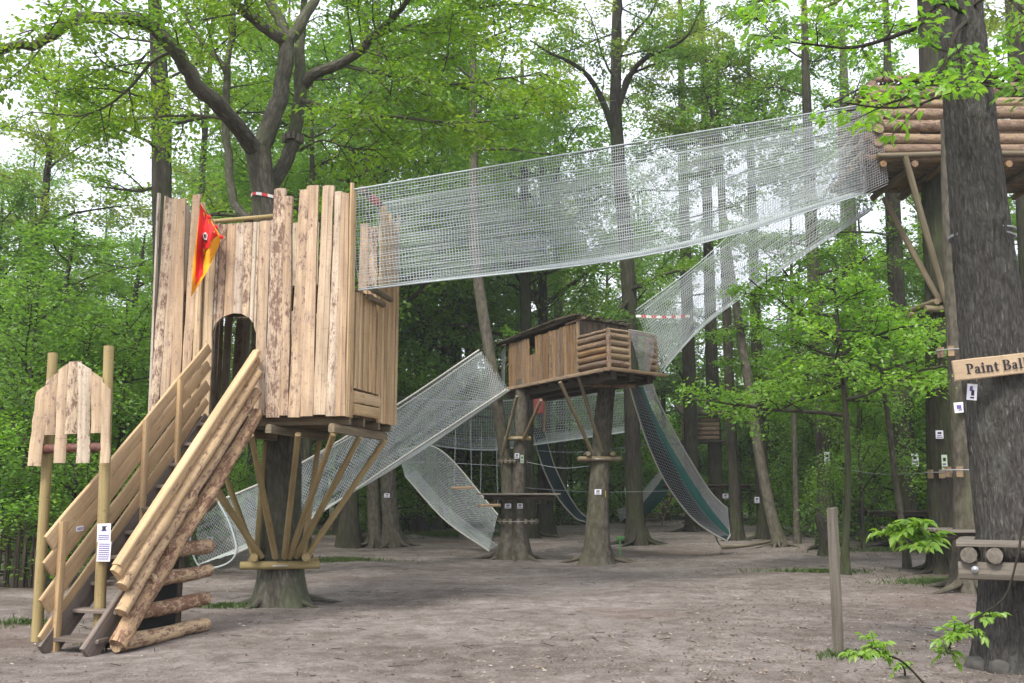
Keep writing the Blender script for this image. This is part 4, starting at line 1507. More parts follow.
# --- net tunnel from the hut down to the ground behind the stairs
nC = thing('net_tunnel', 'white net trough sloping from the hut down to the ground behind the stairs', 'net tunnel', (P(222, 566, 18.5) * (1, 1, 0)))
RC = [bez(pp((479, 350, 23.4), (400, 403, 21.6), (298, 465, 19.6), (218, 502, 18.4)), 14), bez(pp((506, 390, 23.4), (400, 459, 21.6), (307, 521, 19.6), (236, 553, 18.4)), 14),
      bez(pp((510, 390, 24.4), (404, 462, 22.6), (300, 520, 20.6), (198, 565, 19.2)), 14), bez(pp((482, 352, 24.4), (396, 410, 22.6), (290, 470, 20.6), (196, 509, 19.3)), 14)]
A = net(nC, 'netting', RC, 0.072, 0.0043, 'net', 40, 0.0, diag=True)
edge_ropes(nC, A, (0, 1), 0.022, 'rope')
edge_ropes(nC, A, (2, 3), 0.014, 'rope')
mb = MB()
mb.tube(bez([A[0][-1], P(228, 520, 18.4), P(235, 540, 18.4), A[1][-1] + 0, P(228, 563, 18.5), P(212, 568, 18.8), A[2][-1], P(190, 540, 19.2), A[3][-1]], 30), 0.018, 6, cap=False)
part(mb, 'end_rope', MAT['net'], nC)
mb = MB()
mb.tube(bez([A[0][-1] + UP * .05, P(205, 511, 19), P(186, 514, 19.6)], 6), 0.05, 8)
part(mb, 'end_pole', MAT['greypole'], nC)

# --- net tunnel from the hut up to the high log platform
nB = thing('net_tunnel', 'white net trough climbing from the log end of the hut to the high log platform', 'net tunnel', (P(655, 358, 22.4) * (1, 1, 0)))
RB = [bez(pp((636, 310, 21.9), (700, 262, 21.6), (768, 200, 21.2), (858, 138, 20.6)), 14), bez(pp((661, 368, 22.2), (700, 325, 22.2), (761, 279, 21.7), (868, 208, 20.7)), 14),
      bez(pp((666, 362, 23.2), (702, 320, 23.0), (770, 270, 22.5), (874, 200, 21.7)), 14), bez(pp((644, 310, 23.0), (712, 256, 22.6), (790, 200, 22.2), (870, 140, 21.7)), 14)]
A = net(nB, 'netting', RB, 0.064, 0.0052, 'net', 40, 0.12)
edge_ropes(nB, A, (0, 1, 3), 0.011, 'net')
tp = thing('barrier_tape', 'red and white barrier tape across the net trough at the log end of the hut', 'tape', P(664, 316, 22.3))
mb = MB()
n_ = 34
ln = bez([P(636, 316, 22.2), P(664, 317, 22.2), P(690, 316, 22.2)], n_)
V = np.array([ln + UP * h_ + np.array((0, o_, 0)) for h_, o_ in ((-.028, 0), (.028, 0), (.028, .006), (-.028, .006))])
idx = np.arange(4 * n_).reshape(4, n_)
dn = np.roll(idx, -1, 0)
mb.add(V, np.stack((idx[:, :-1], idx[:, 1:], dn[:, 1:], dn[:, :-1]), -1).reshape(-1, 4), None, .5)
o = part(mb, 'tape_band', [MAT['white'], MAT['red']], tp)
o.data.polygons.foreach_set('material_index', np.tile(((np.arange(n_ - 1) // 3) % 2).astype(np.int32), 4))

# --- teal chute from the hut to the ground
ch = thing('net_slide', 'long net slide with a teal tarpaulin underside curving from the hut down to the sand', 'slide', P(725, 545, 26.5) * (1, 1, 0))
near = pp((629, 384, 22.3), (636, 408, 22.6), (648, 444, 23.2), (666, 482, 24.0), (690, 515, 24.8), (712, 532, 25.4), (727, 540, 25.8))
lowr = pp((640, 388, 22.6), (650, 412, 23.0), (668, 452, 23.5), (689, 490, 24.4), (708, 516, 25.2), (722, 529, 25.8), (730, 535, 26.2))
farb = pp((643, 386, 23.2), (652, 410, 23.5), (671, 447, 24.2), (692, 481, 25.0), (710, 508, 25.8), (723, 524, 26.3), (729, 531, 26.6))
fart = pp((650, 378, 23.3), (658, 400, 23.6), (674, 432, 24.3), (692, 463, 25.0), (709, 490, 25.8), (722, 504, 26.2), (727, 508, 26.4))
RCH = [bez(q, 30) for q in (near, lowr, farb, fart)]
mb = MB()
Ab = rails_surface(RCH[:3], 40)
fine = []
for k in range(2):
    for f in np.linspace(0, 1, 7)[:-1 if k == 0 else None]:
        fine.append(Ab[k] + (Ab[k + 1] - Ab[k]) * f)
fine = np.array(fine)
full = fine
fine = full[5:]
m_, n_ = fine.shape[:2]
idx = np.arange(m_ * n_).reshape(m_, n_)
q = np.stack((idx[:-1, :-1], idx[:-1, 1:], idx[1:, 1:], idx[1:, :-1]), -1).reshape(-1, 4)
mb.add(fine, q, None, .5, True)
mb.add(fine + np.array((0, 0.0, .012)), q[:, ::-1], None, .5, True)
part(mb, 'tarpaulin', MAT['teal'], ch)
fine = full[:6]
m_, n_ = fine.shape[:2]
idx = np.arange(m_ * n_).reshape(m_, n_)
q = np.stack((idx[:-1, :-1], idx[:-1, 1:], idx[1:, 1:], idx[1:, :-1]), -1).reshape(-1, 4)
mb = MB()
mb.add(fine, q, None, .5, True)
mb.add(fine + np.array((0, 0.0, .012)), q[:, ::-1], None, .5, True)
part(mb, 'tarpaulin_border', MAT['tealdark'], ch)
RN = [q_ - np.array((0, .03, .03)) for q_ in RCH[:2]]
A = net(ch, 'netting', RN, 0.09, 0.0045, 'netgrey', 40, 0, 0.004)
A = net(ch, 'side_netting', RCH[2:], 0.045, 0.006, 'netgrey', 40, 0, 0.004)
edge_ropes(ch, [A[1], RN[0]], (0, 1), 0.02, 'rope')
mb = MB()
mb.tube(bez([RCH[0][-1], RCH[1][-1], RCH[2][-1], RCH[3][-1]], 10), .02, 6, cap=False)
part(mb, 'end_rope', MAT['rope'], ch)
lg = thing('ground_log', 'thin grey log lying on pale sand at the foot of the teal slide', 'log', G(752, 548))
mb = MB()
mb.tube(bez([G(722, 550) + UP * .08, G(745, 548) + UP * .06, G(775, 543) + UP * .06], 8), .05, 8, wob=.06)
part(mb, 'stem', MAT['greypole'], lg)
mb = MB()
mb.tube(bez([P(714, 533, 25.6), P(718, 542, 26.5), G(722, 550) + UP * .08], 6), .022, 6)
part(mb, 'tether', MAT['rope'], lg)

# ================================================================== HIGH LOG PLATFORM (right)
KY = 19.2
K0 = P(874, 158, KY)
kz = K0[2]
kx0, kx1 = K0[0], K0[0] + 4.2
kD = 1.9
high = thing('log_hut', 'high log-walled platform under a loose brush roof behind the big foreground trunk', 'tree house', (K0[0] + 1.4, KY + .9, 0))
rs = np.random.RandomState(15)
for k in range(6):
    z = kz + .17 + .245 * k
    mb = MB()
    o = .05 * rs.randn()
    mb.tube(bez([(kx0 - .10 + o, KY, z), (kx0 + 1.5, KY, z + .03 * rs.randn()), (kx0 + 2.8, KY, z + .03 * rs.randn()), (kx1, KY, z)], 14), .118 + .014 * rs.randn(), 10, wob=.06)
    part(mb, 'front_log', MAT['hutlog'], high)
    mb = MB()
    mb.tube(bez([(kx0 + .05, KY - .18 + .1 * rs.randn(), z + .12), (kx0 + .05, KY + kD * .5, z + .12), (kx0 + .05, KY + kD + .1, z + .12)], 8), .10, 9, wob=.06)
    part(mb, 'end_log', MAT['hutlog'], high)
mb = MB()
for y in np.arange(KY - .1, KY + kD + .1, .19):
    mb.tube(np.array([(kx0 - .25, y, kz - .04), ((kx0 + kx1) / 2, y, kz - .05), (kx1, y, kz - .04)]), .075, 8, wob=.05)
part(mb, 'floor_logs', MAT['hutboard'], high)
for x in np.arange(kx0 + .1, kx1, .62):
    mb = MB()
    mb.tube(np.array([(x, KY - .22, kz - .19), (x, KY + kD / 2, kz - .19), (x, KY + kD + .2, kz - .19)]), .07, 8)
    part(mb, 'floor_bearer', MAT['hutboard'], high)
mb = MB()
mb.tube(bez([(kx0 - .02, KY - .22, kz - .03), (kx0 + 2, KY - .22, kz + .02), (kx1, KY - .22, kz + .01)], 8), .055, 9)
part(mb, 'front_rail', MAT['greypole'], high)
mb = MB()
mb.tube(bez([(kx0 + .1, KY - .05, kz + 1.62), (kx0 + 2, KY - .05, kz + 1.72), (kx1, KY - .05, kz + 1.80)], 8), .06, 9)
part(mb, 'roof_pole', MAT['hutlog'], high)
mb = MB()
for _ in range(60):
    x = kx0 + .1 + rs.rand() * 4
    mb.tube(bez([(x, KY - .2 + .3 * rs.rand(), kz + 1.60 + .045 * (x - kx0) + .1 * rs.rand()), (x + .2 * rs.randn(), KY + 1, kz + 1.8 + .1 * rs.rand()), (x + .3 * rs.randn(), KY + 2, kz + 1.75 + .1 * rs.rand())], 5), .025, 5)
part(mb, 'brush_roof', MAT['thatch'], high)
mb = MB()
for x in np.arange(kx0 + .1, kx1, .2):
    mb.slab((x, KY + kD, kz), (x, KY + kD, kz + 1.4), .19, .04, (0, 1, 0), .01, .2, 2)
part(mb, 'back_wall', MAT['hutboard'], high)
# trunk behind, its collar and struts
tA = XY(940, 20.0, 6)
zA = P(940, 306, 19.6)[2]
for (a, b) in (((884, 198, 20.4), (941, 303, 19.62)), ((905, 156, 18.98), (947, 306, 19.5)), ((985, 156, 18.98), (955, 306, 19.6))):
    mb = MB()
    p0, p1 = P(*a), P(*b)
    mb.tube(bez([p0, (p0 + p1) / 2 + UP * -.03, p1], 7), .062, 9, wob=.04)
    part(mb, 'strut', MAT['greypole'], high)
cl3 = thing('log_collar', 'log collar with round cut ends high on the dark trunk that carries the log hut', 'log collar', P(945, 306, 19.6))
collar(cl3, tA[:2], zA, .31, .52, .065, mat='greypole', rot=-math.pi / 2 + .1)
nc3 = thing('net_curtain', 'grey net end panel where the white bridge meets the log hut', 'net', P(872, 160, 19.3))
A_ = net(nc3, 'netting', [pp((866, 104, 19.15), (874, 112, 20.6)), pp((864, 196, 19.2), (868, 190, 20.7))], .05, .005, 'netgrey', 14)
A_ = net(nc3, 'side_netting', [pp((858, 112, 18.9), (880, 106, 19.1)), pp((862, 196, 19.0), (888, 184, 19.1))], .05, .005, 'netgrey', 14)
# ================================================================== RIGHT-HAND TREES
def stem_tree(name, label, pts, r, bark, n=24, flare=.5, sides=14, group=None, cat='tree'):
    p = bez([P(*a) for a in pts], n)
    loc = np.array((p[0][0], p[0][1], 0.0))
    p[0][2] = -0.15
    t = thing(name, label, cat, loc, group)
    wood = MB()
    wood.tube(p, np.interp(np.linspace(0, 1, n), np.linspace(0, 1, len(r)), r), sides, cap=False, wob=.03, flare=flare)
    if r[0] > .15 and sides < 20:
        roots(wood, loc, r[0] * .95, 6, int(pts[0][0]))
    return t, wood, p


fgT = G(1022, 660)
FP = [(-420, 930, .13), (-200, 941, .165), (-60, 953, .195), (50, 963, .215), (118, 970, .228), (200, 978, .25), (250, 983, .268), (300, 989, .28), (390, 998, .30), (480, 1010, .325), (560, 1019, .345), (620, 1024, .365), (668, 1028, .39)]
TRNK = lambda py: np.interp(py, [a for a, b, c in FP], [b for a, b, c in FP])
ff = thing('furrowed_tree', 'thick furrowed trunk in the right foreground with a rope loop and sign board', 'tree', np.array((P(1028, 655, 9.45)[0], 9.45, 0)))
from mathutils import noise as mnoise


def furrowed(mb, pts, radii, sides=120, rings=300):
    """trunk whose bark ridges are real relief"""
    p = bez(pts, rings)
    p[0, 2] = -.15
    rr = np.interp(np.linspace(0, 1, rings), np.linspace(0, 1, len(radii)), radii)
    rr = np.convolve(np.pad(rr, 8, 'edge'), np.ones(17) / 17, 'valid')
    th = np.linspace(0, 2 * np.pi, sides, endpoint=False)
    V = np.empty((rings, sides, 3))
    g = np.empty((rings, sides, 3))
    d = np.concatenate(([0], np.cumsum(np.linalg.norm(np.diff(p, axis=0), axis=1))))
    for i in range(rings):
        for j in range(sides):
            c_, s_ = math.cos(th[j]), math.sin(th[j])
            q = Vector((c_ * 9.5, s_ * 9.5, d[i] * 2.6))
            w_ = mnoise.noise(Vector((c_ * 2, s_ * 2, d[i] * .8)))
            r1 = 1 - abs(mnoise.noise(q + Vector((w_, w_, 0)))) * 2.2
            r2 = mnoise.noise(Vector((c_ * 15, s_ * 15, d[i] * 7)))
            base = .22 * max(0, .75 - max(d[i] - .15, 0)) * (1 + .8 * math.cos(5 * th[j] + .6))
            rad_ = rr[i] * (1 + base) + .013 * r1 + .006 * r2
            V[i, j] = p[i] + np.array((c_ * rad_, s_ * rad_, 0))
            g[i, j] = (c_ * rr[i], s_ * rr[i], d[i])
    idx = np.arange(rings * sides).reshape(rings, sides)
    nx = np.roll(idx, -1, 1)
    mb.add(V, np.stack((idx[:-1], nx[:-1], nx[1:], idx[1:]), -1).reshape(-1, 4), g, .5, True)


wd = MB()
furrowed(wd, [P(b, a, 9.45) for a, b, c in FP[::-1]], [c for a, b, c in FP[::-1]])
lvf = MB()
part(wd, 'trunk', MAT['bark_gnarly'], ff)

# leafy boughs hanging in at the top right, on the foreground trunk (bright young compound leaves)
rb_ = np.random.RandomState(63)
wb, lb_, fb = MB(), MB(), Foliage(64)
for pts, r, ns, sl in (
        ([(966, 14, 9.3), (940, 2, 9.0), (918, 26, 8.7), (900, 34, 8.5), (870, 44, 8.3), (845, 48, 8.1), (808, 44, 7.9), (770, 40, 7.7)], .030, 11, .55),
        ([(968, 20, 9.3), (955, 34, 9.0), (946, 62, 8.7), (928, 85, 8.5), (900, 100, 8.2), (865, 108, 8.0), (838, 112, 7.8)], .024, 10, .50),
        ([(985, 80, 9.2), (1000, 84, 8.6), (985, 86, 8.2), (950, 92, 7.9), (920, 104, 7.7), (885, 108, 7.5), (840, 102, 7.3)], .018, 9, .45),
        ([(985, 82, 9.2), (1010, 92, 8.8), (1040, 100, 8.4), (1080, 112, 8.0)], .018, 7, .5),
        ([(968, 8, 9.3), (1000, -6, 9.0), (1030, 20, 8.6), (1060, 40, 8.2)], .018, 6, .5),
        ([(966, 0, 9.35), (930, -30, 9.0), (890, -30, 8.6), (850, -12, 8.2), (800, -4, 7.8), (748, 2, 7.4)], .024, 9, .55),
        ([(955, 40, 9.1), (965, 60, 8.7), (985, 64, 8.4), (1005, 58, 8.1)], .012, 5, .35)):
    p = bez(pp(*pts), 16)
    wb.tube(p, np.linspace(r, .006, 16), 6, cap=False)
    ramify(rb_, wb, fb, p, r, ns, sl, 3, .22, .0045)
fb.leaves(lb_, 1600, 0.088, 0.06, .5, .5, .52, True)
part(wb, 'bough', MAT['twig'], ff)
part(lb_, 'crown', MAT['leaf_bright'], ff)

rope = thing('rope_loop', 'dark rope wound twice round the foreground trunk above the sign', 'rope', P(TRNK(236), 236, 9.5))
for k, (py, ti) in enumerate(((234, .02), (238.5, -.015))):
    c = P(TRNK(236), py, 9.5)
    th = np.linspace(0, 2 * np.pi, 33)
    mb = MB()
    mb.tube(np.stack((c[0] + (.296 + .004 * np.sin(7 * th)) * np.cos(th), c[1] + .296 * np.sin(th), c[2] + ti * np.cos(th)), 1), .011, 6, cap=False)
    part(mb, 'rope_turn', MAT['cable'], rope)

# "Paint Ball" board ---------------------------------------------------------
sg = P(1004, 368, 9.05)
sn = unit((-.05, -1, -.02))
sx = unit(P(1024, 364.5, 9.05) - P(953, 372.5, 9.05))
sy = np.cross(sn, sx) * -1
sy = sy if sy[2] > 0 else -sy
board = thing('paint_ball_sign', 'pale plank reading Paint Ball nailed across the foreground trunk', 'sign', sg)
o0 = P(953.5, 371, 9.05)           # left end, centre line
mb = MB()
mb.slab(o0, o0 + sx * 1.02, 0.190, 0.03, sn, .004, .1, 5)
sgb = part(mb, 'board', MAT['signwood'], board)


class Pen:
    def __init__(s, o, cap):
        s.mb, s.o, s.c, s.k = MB(), np.asarray(o), cap, 0

    def pt(s, x, y):
        return s.o + sx * x * s.c + sy * y * s.c + sn * (0.0172)

    def poly(s, q):
        s.k += 1
        d = sn * (0.0004 * s.k)
        v = [s.pt(x, y) + d for x, y in q]
        s.mb.add(np.array(v), [np.arange(len(v))])

    def bar(s, x0, y0, x1, y1):
        s.poly([(x0, y0), (x1, y0), (x1, y1), (x0, y1)])

    def arc(s, cx, cy, rx, ry, ti, a0, a1, thin=.45):
        n = 14
        s.k += 1
        d = sn * (0.0004 * s.k)
        o_, i_ = [], []
        for j in range(n + 1):
            a = rad(a0 + (a1 - a0) * j / n)
            w = ti * (thin + (1 - thin) * abs(math.cos(a)))
            o_.append(s.pt(cx + rx * math.cos(a), cy + ry * math.sin(a)) + d)
            i_.append(s.pt(cx + (rx - w) * math.cos(a), cy + (ry - w) * math.sin(a)) + d)
        q = [(j, j + 1, n + 2 + j, n + 1 + j) for j in range(n)]
        s.mb.add(np.array(o_ + i_), np.array(q))


def letter(ch, p, x):
    T, B, h = .21, .085, .66        # stem, serif, x-height
    if ch == 'P':
        p.bar(x + .08, 0, x + .08 + T, 1); p.bar(x, 0, x + .38, B); p.bar(x, 1 - B, x + .4, 1)
        p.arc(x + .36, .72, .36, .28, .23, -90, 90); return .78
    if ch == 'a':
        p.bar(x + .30, .04, x + .30 + T, .50); p.arc(x + .27, .45, .24, .21, .17, 0, 165); p.arc(x + .24, .19, .23, .20, .17, 40, 320); p.bar(x + .40, 0, x + .60, B); return .66
    if ch == 'i':
        p.bar(x + .09, 0, x + .09 + T, h); p.bar(x, 0, x + .39, B); p.bar(x, h - B, x + .2, h)
        p.arc(x + .19, .87, .12, .12, .12, 0, 360, 1); return .45
    if ch == 'n':
        p.bar(x + .08, 0, x + .08 + T, h); p.bar(x, 0, x + .36, B); p.bar(x, h - B, x + .2, h)
        p.arc(x + .40, .42, .24, .25, .20, 0, 150); p.bar(x + .44, 0, x + .44 + T, .43); p.bar(x + .38, 0, x + .73, B); return .79
    if ch == 't':
        p.bar(x + .10, .12, x + .10 + T, .86); p.bar(x, h - B, x + .44, h); p.arc(x + .30, .19, .20, .19, .15, 180, 340); return .52
    if ch == 'B':
        p.bar(x + .08, 0, x + .08 + T, 1); p.bar(x, 0, x + .44, B); p.bar(x, 1 - B, x + .42, 1); p.bar(x + .2, .48, x + .44, .56)
        p.arc(x + .40, .755, .31, .245, .2, -90, 90); p.arc(x + .42, .27, .36, .27, .22, -90, 90); return .86
    if ch == 'l':
        p.bar(x + .09, 0, x + .09 + T, 1); p.bar(x, 0, x + .39, B); p.bar(x, 1 - B, x + .2, 1); return .45
    return .34


pen = Pen(o0 + sx * .112 - sy * .045, .094)
x = 0.0
for c_ in 'Paint Ball':
    x += letter(c_, pen, x)
sub(pen.mb, 'lettering', MAT['ink'], sgb, board)

camn2 = unit((0, -1, -.02))
notice('upright white card with a dark figure, just under the paint ball board', P(972, 392, 9.2), unit((-.4, -1, 0)), .085, .15, [(-.2, .4, .3, .3, 'inkblue'), (.15, -.1, .3, .35, 'ink'), (.1, -.7, .4, .1, 'ink')], -.12)

# ring platform on the foreground trunk --------------------------------------
rp = P(1026, 546, 9.35)
ring = thing('tree_platform', 'grey plank ring platform low on the foreground trunk, with cut log ends and a bolt', 'platform', rp)
zt = P(990, 544, 8.75)[2]
rc = P(TRNK(545), 545, 9.45)
dd = unit(np.array((rc[0], rc[1], 0)))
ds = np.array((dd[1], -dd[0], 0))
c0 = P(955, 540, 8.75)
rel = c0 - rc
a0, d0 = np.dot(rel, ds), np.dot(rel, dd)


def D(a, d, z):
    """ring deck frame: a to the right, d away from the viewer"""
    q = rc + ds * a + dd * d
    q[2] = z
    return q


for k in range(9):
    d = d0 + .07 + .145 * k
    mb = MB()
    j_ = .012 * RS.randn()
    if abs(d) < .42:
        mb.slab(D(a0 + j_, d, zt), D(-.35, d, zt), .137, .035, UP, .006, .15, 3)
    else:
        mb.slab(D(a0 + j_, d, zt), D(.75, d, zt), .137, .035, UP, .006, .15, 3)
    part(mb, 'deck_board', MAT['greyboard'], ring)
for x_ in (.10, .30, 1.1):
    mb = MB()
    mb.tube(bez([D(a0 + x_, d0 - .01, zt - .09), D(a0 + x_, d0 + .6, zt - .09), D(a0 + x_, d0 + 1.3, zt - .09)], 5), .068, 12, wob=.03)
    part(mb, 'bearer_log', MAT['greyboard'], ring)
mb = MB()
mb.slab(D(a0 + .01, d0 + .10, zt - .225), D(.8, d0 + .10, zt - .225), .15, .12, -dd, .006, .15, 4)
fbm = part(mb, 'front_beam', MAT['greyboard'], ring)
mb = MB()
cbt = D(a0 + .14, d0 + .036, zt - .21)
mb.tube(np.array([cbt, cbt - dd * .012]), .028, 16)
mb.tube(np.array([cbt - dd * .012, cbt - dd * .028]), .013, 6)
sub(mb, 'bolt', MAT['bolt'], fbm, ring)

for k, (px, py, sx_, sz_, lab) in enumerate(((984, 668, .15, .07, 'small flat mossy stone at the left foot of the foreground trunk'), (1010, 672, .20, .095, 'larger mossy stone against the foot of the foreground trunk'))):
    c = G(px, py)
    t = thing('stone', lab, 'stone', c)
    mb = MB()
    rr = np.random.RandomState(k + 3)
    rows = []
    for i in range(9):
        a = math.pi * i / 8
        ring_ = []
        for j in range(14):
            b = 2 * math.pi * j / 14
            q = 1 + .16 * math.sin(3 * b + i) * math.sin(a) + .05 * rr.randn()
            x_, y_, z_ = math.sin(a) * math.cos(b) * q, math.sin(a) * math.sin(b) * q, math.cos(a)
            e_ = .55
            f_ = lambda u: math.copysign(abs(u) ** e_, u)
            ring_.append(c + np.array((f_(x_) * sx_, f_(y_) * .16, f_(z_) * sz_ + sz_ * .4)))
        rows.append(ring_)
    V = np.array(rows)
    idx = np.arange(9 * 14).reshape(9, 14)
    nx = np.roll(idx, -1, 1)
    mb.add(V, np.stack((idx[:-1], idx[1:], nx[1:], nx[:-1]), -1).reshape(-1, 4), None, .5, True)
    part(mb, 'body', MAT['stone'], t)

# slanting square post in the clearing
pb = G(839, 654)
post = thing('wooden_post', 'weathered square post standing alone in the clearing', 'post', pb)
mb = MB()
pt_ = P(832.5, 508, pb[1] - .02)
mb.slab(pb - UP * .2, pt_, .086, .08, unit((.25, -1, 0)), .006, .12, 8, skew1=.012)
part(mb, 'timber', MAT['greyboard'], post)

# saplings in the right foreground ------------------------------------------
def sapling(label, stem, leaves_at, seed, group=None, leaf=.10):
    t = thing('sapling', label, 'sapling', (stem[0][0], stem[0][1], 0), group)
    wd_, lv_ = MB(), MB()
    r_ = np.random.RandomState(seed)
    p = bez(stem, 20)
    wd_.tube(p, np.linspace(.011, .005, 20), 6, cap=False)
    pos, dr, nr, sz = [], [], [], []
    for c, nst, rad_ in leaves_at:
        nst += 2
        k = np.argmin(np.linalg.norm(p - c, axis=1))
        q = bez([p[k], (p[k] + c) / 2 + UP * .04, c], 6)
        wd_.tube(q, np.linspace(.005, .003, 6), 4, cap=False)
        for _ in range(nst):
            a = r_.rand() * 6.28
            d = unit((math.cos(a), math.sin(a), .35 + .5 * r_.randn()))
            tip = c + d * rad_ * (.6 + .5 * r_.rand()) + UP * .0
            s_ = bez([c + .02 * r_.randn(3), (c + tip) / 2 + UP * .03, tip], 6)
            wd_.tube(s_, np.linspace(.0032, .0015, 6), 4, cap=False)
            for j in range(1, 6):
                ax = unit(s_[j] - s_[j - 1])
                sd = unit(np.cross(ax, UP))
                for sg_ in (-1, 1):
                    pos.append(s_[j]); dr.append(sd * sg_ * .9 + ax * .6 + UP * -.45 + .2 * r_.randn(3)); nr.append(UP + r_.randn(3) * .3); sz.append(leaf * (.7 + .5 * r_.rand()) * (1.1 - .06 * j))
            pos.append(s_[-1]); dr.append(unit(s_[-1] - s_[-2]) + UP * -.2); nr.append(UP + r_.randn(3) * .25); sz.append(leaf * 1.2)
    leaf_quads(lv_, np.array(pos), np.array(dr), np.array(nr), np.array(sz), np.clip(.5 + .3 * r_.randn(len(pos)), 0, 1), .46, True)
    part(wd_, 'stem', MAT['twig'], t)
    part(lv_, 'leaves', MAT['leaf_sprout'], t)


g1 = G(1030, 690)
Ys = 8.15
sapling('bent young sapling arching in from the right edge with leafy tufts near the ground', [np.array((P(1030, 600, 8.3)[0], 8.25, 0.0)), P(1027, 520, 8.3), P(1018, 555, 8.25), P(1006, 595, 8.2), P(985, 612, Ys), P(960, 628, Ys), P(948, 650, 8.05)],
        [(P(955, 640, Ys), 6, .17), (P(972, 632, Ys), 5, .15), (P(950, 655, Ys), 3, .13), (P(990, 622, 8.2), 3, .14)], 4, leaf=.075)
g2 = G(842, 676)
sapling('low bright green sapling tuft just right of the lone post', [np.array((P(930, 655, 8.25)[0], 8.25, .02)), P(900, 660, 8.2), P(872, 656, 8.15), P(862, 652, 8.15)],
        [(P(874, 650, 8.2), 5, .17), (P(862, 658, 8.15), 4, .15), (P(884, 656, 8.2), 3, .12)], 6, leaf=.075)
sapling('tiny seedling at the bottom edge right of the lone post', [np.array((G(905, 676)[0], G(905, 676)[1], 0.0)), G(905, 676) + UP * .05, G(903, 676) + UP * .08],
        [(G(900, 676) + UP * .06, 4, .09)], 7, leaf=.055)
sapling('sapling bough with large light leaves reaching out left of the ring platform', [np.array((P(992, 600, 11.4)[0], 11.4, 0.0)), P(990, 590, 11.4), P(978, 556, 11.4), P(955, 538, 11.3), P(930, 538, 11.2), P(914, 526, 11.2)],
        [(P(918, 528, 11.2), 5, .20), (P(904, 535, 11.3), 4, .18), (P(918, 550, 11.1), 4, .20), (P(885, 533, 11.4), 3, .16), (P(930, 540, 11.2), 3, .18)], 9, leaf=.135)

# trees behind the foreground trunk ------------------------------------------
tAx, wd, sp = stem_tree('tall_tree', 'tall dark straight trunk carrying the log hut, behind the foreground trunk', [(948, 572, 20.0), (947, 560, 20), (945, 520, 20), (943, 450, 20), (940, 300, 20), (936, 200, 20.05), (932, 100, 20.1), (928, 0, 20.2), (925, -100, 20.2), (920, -200, 20.3)], [.34, .325, .31, .29, .25, .2, .12], None)
lvm = MB()
crown_on(31, wd, lvm, sp, 11.5, 9, 3.6, 6500, .12, .3)
part(wd, 'trunk', MAT['bark_dark'], tAx)
part(lvm, 'crown', MAT['leaf_pale'], tAx)
tBx, wd, sp = stem_tree('tall_tree', 'grey trunk half hidden by the left side of the foreground trunk', [(976, 586, 16.8), (974, 570, 16.8), (971, 500, 16.8), (966, 420, 16.8), (960, 300, 16.8), (955, 200, 16.8), (952, 120, 16.8)], [.30, .28, .26, .25, .22, .2], None)
part(wd, 'trunk', MAT['bark_beech'], tBx)
tCx, wd, sp = stem_tree('tall_tree', 'dark trunk at the far upper right edge behind the log hut', [(1048, 552, 26), (1044, 500, 26), (1036, 300, 26), (1026, 150, 26), (1020, 60, 26), (1014, -20, 26.2), (1008, -160, 26.4)], [.42, .38, .34, .30, .2], None)
lvm = MB()
crown_on(33, wd, lvm, sp, 11, 9, 3.5, 6000, .12, .3)
part(wd, 'trunk', MAT['bark_dark'], tCx)
part(lvm, 'crown', MAT['leaf_pale'], tCx)
notice('lower left white card on the grey trunk, below the paint ball board', P(959, 407.5, 16.5), camn2, .16, .17, [(0, .1, .5, .4, 'inkblue'), (.2, -.5, .4, .1, 'ink')], .08)
notice('white card on the dark trunk behind the ring platform, above a red stain', P(939.5, 434.5, 19.66), camn2, .15, .16, nm(11))
notice('tall pale green sheet on the dark trunk behind the ring platform', P(944.5, 462, 19.66), camn2, .11, .28, nm(12), mat='papergreen')
for k, (px, py, Y, rr_, lab) in enumerate(((951, 474, 19.9, .33, 'pale wooden blocks strapped round the dark trunk above its platform'), (969, 472, 16.8, .28, 'two pale wooden blocks strapped to the grey trunk behind the foreground one'), (960, 353, 16.8, .25, 'small blocks hanging on the grey trunk above the paint ball board'))):
    c = P(px - 4, py, Y)
    t = thing('block_strap', lab, 'strap', c)
    for j in range(5 if k == 0 else 4):
        a = rad(195 + 38 * j)
        d = np.array((math.cos(a), math.sin(a), 0))
        mb = MB()
        mb.box(c + d * (rr_ + .05), np.array((-d[1], d[0], 0)), UP, .05, .085, .03)
        part(mb, 'block', MAT['hutlog'], t)
    th = np.linspace(0, 2 * np.pi, 25)
    mb = MB()
    mb.tube(np.stack((c[0] + (rr_ + .085) * np.cos(th), c[1] + (rr_ + .085) * np.sin(th), np.full(25, c[2] + .03)), 1), .01, 5, cap=False)
    part(mb, 'strap_cable', MAT['cable'], t)


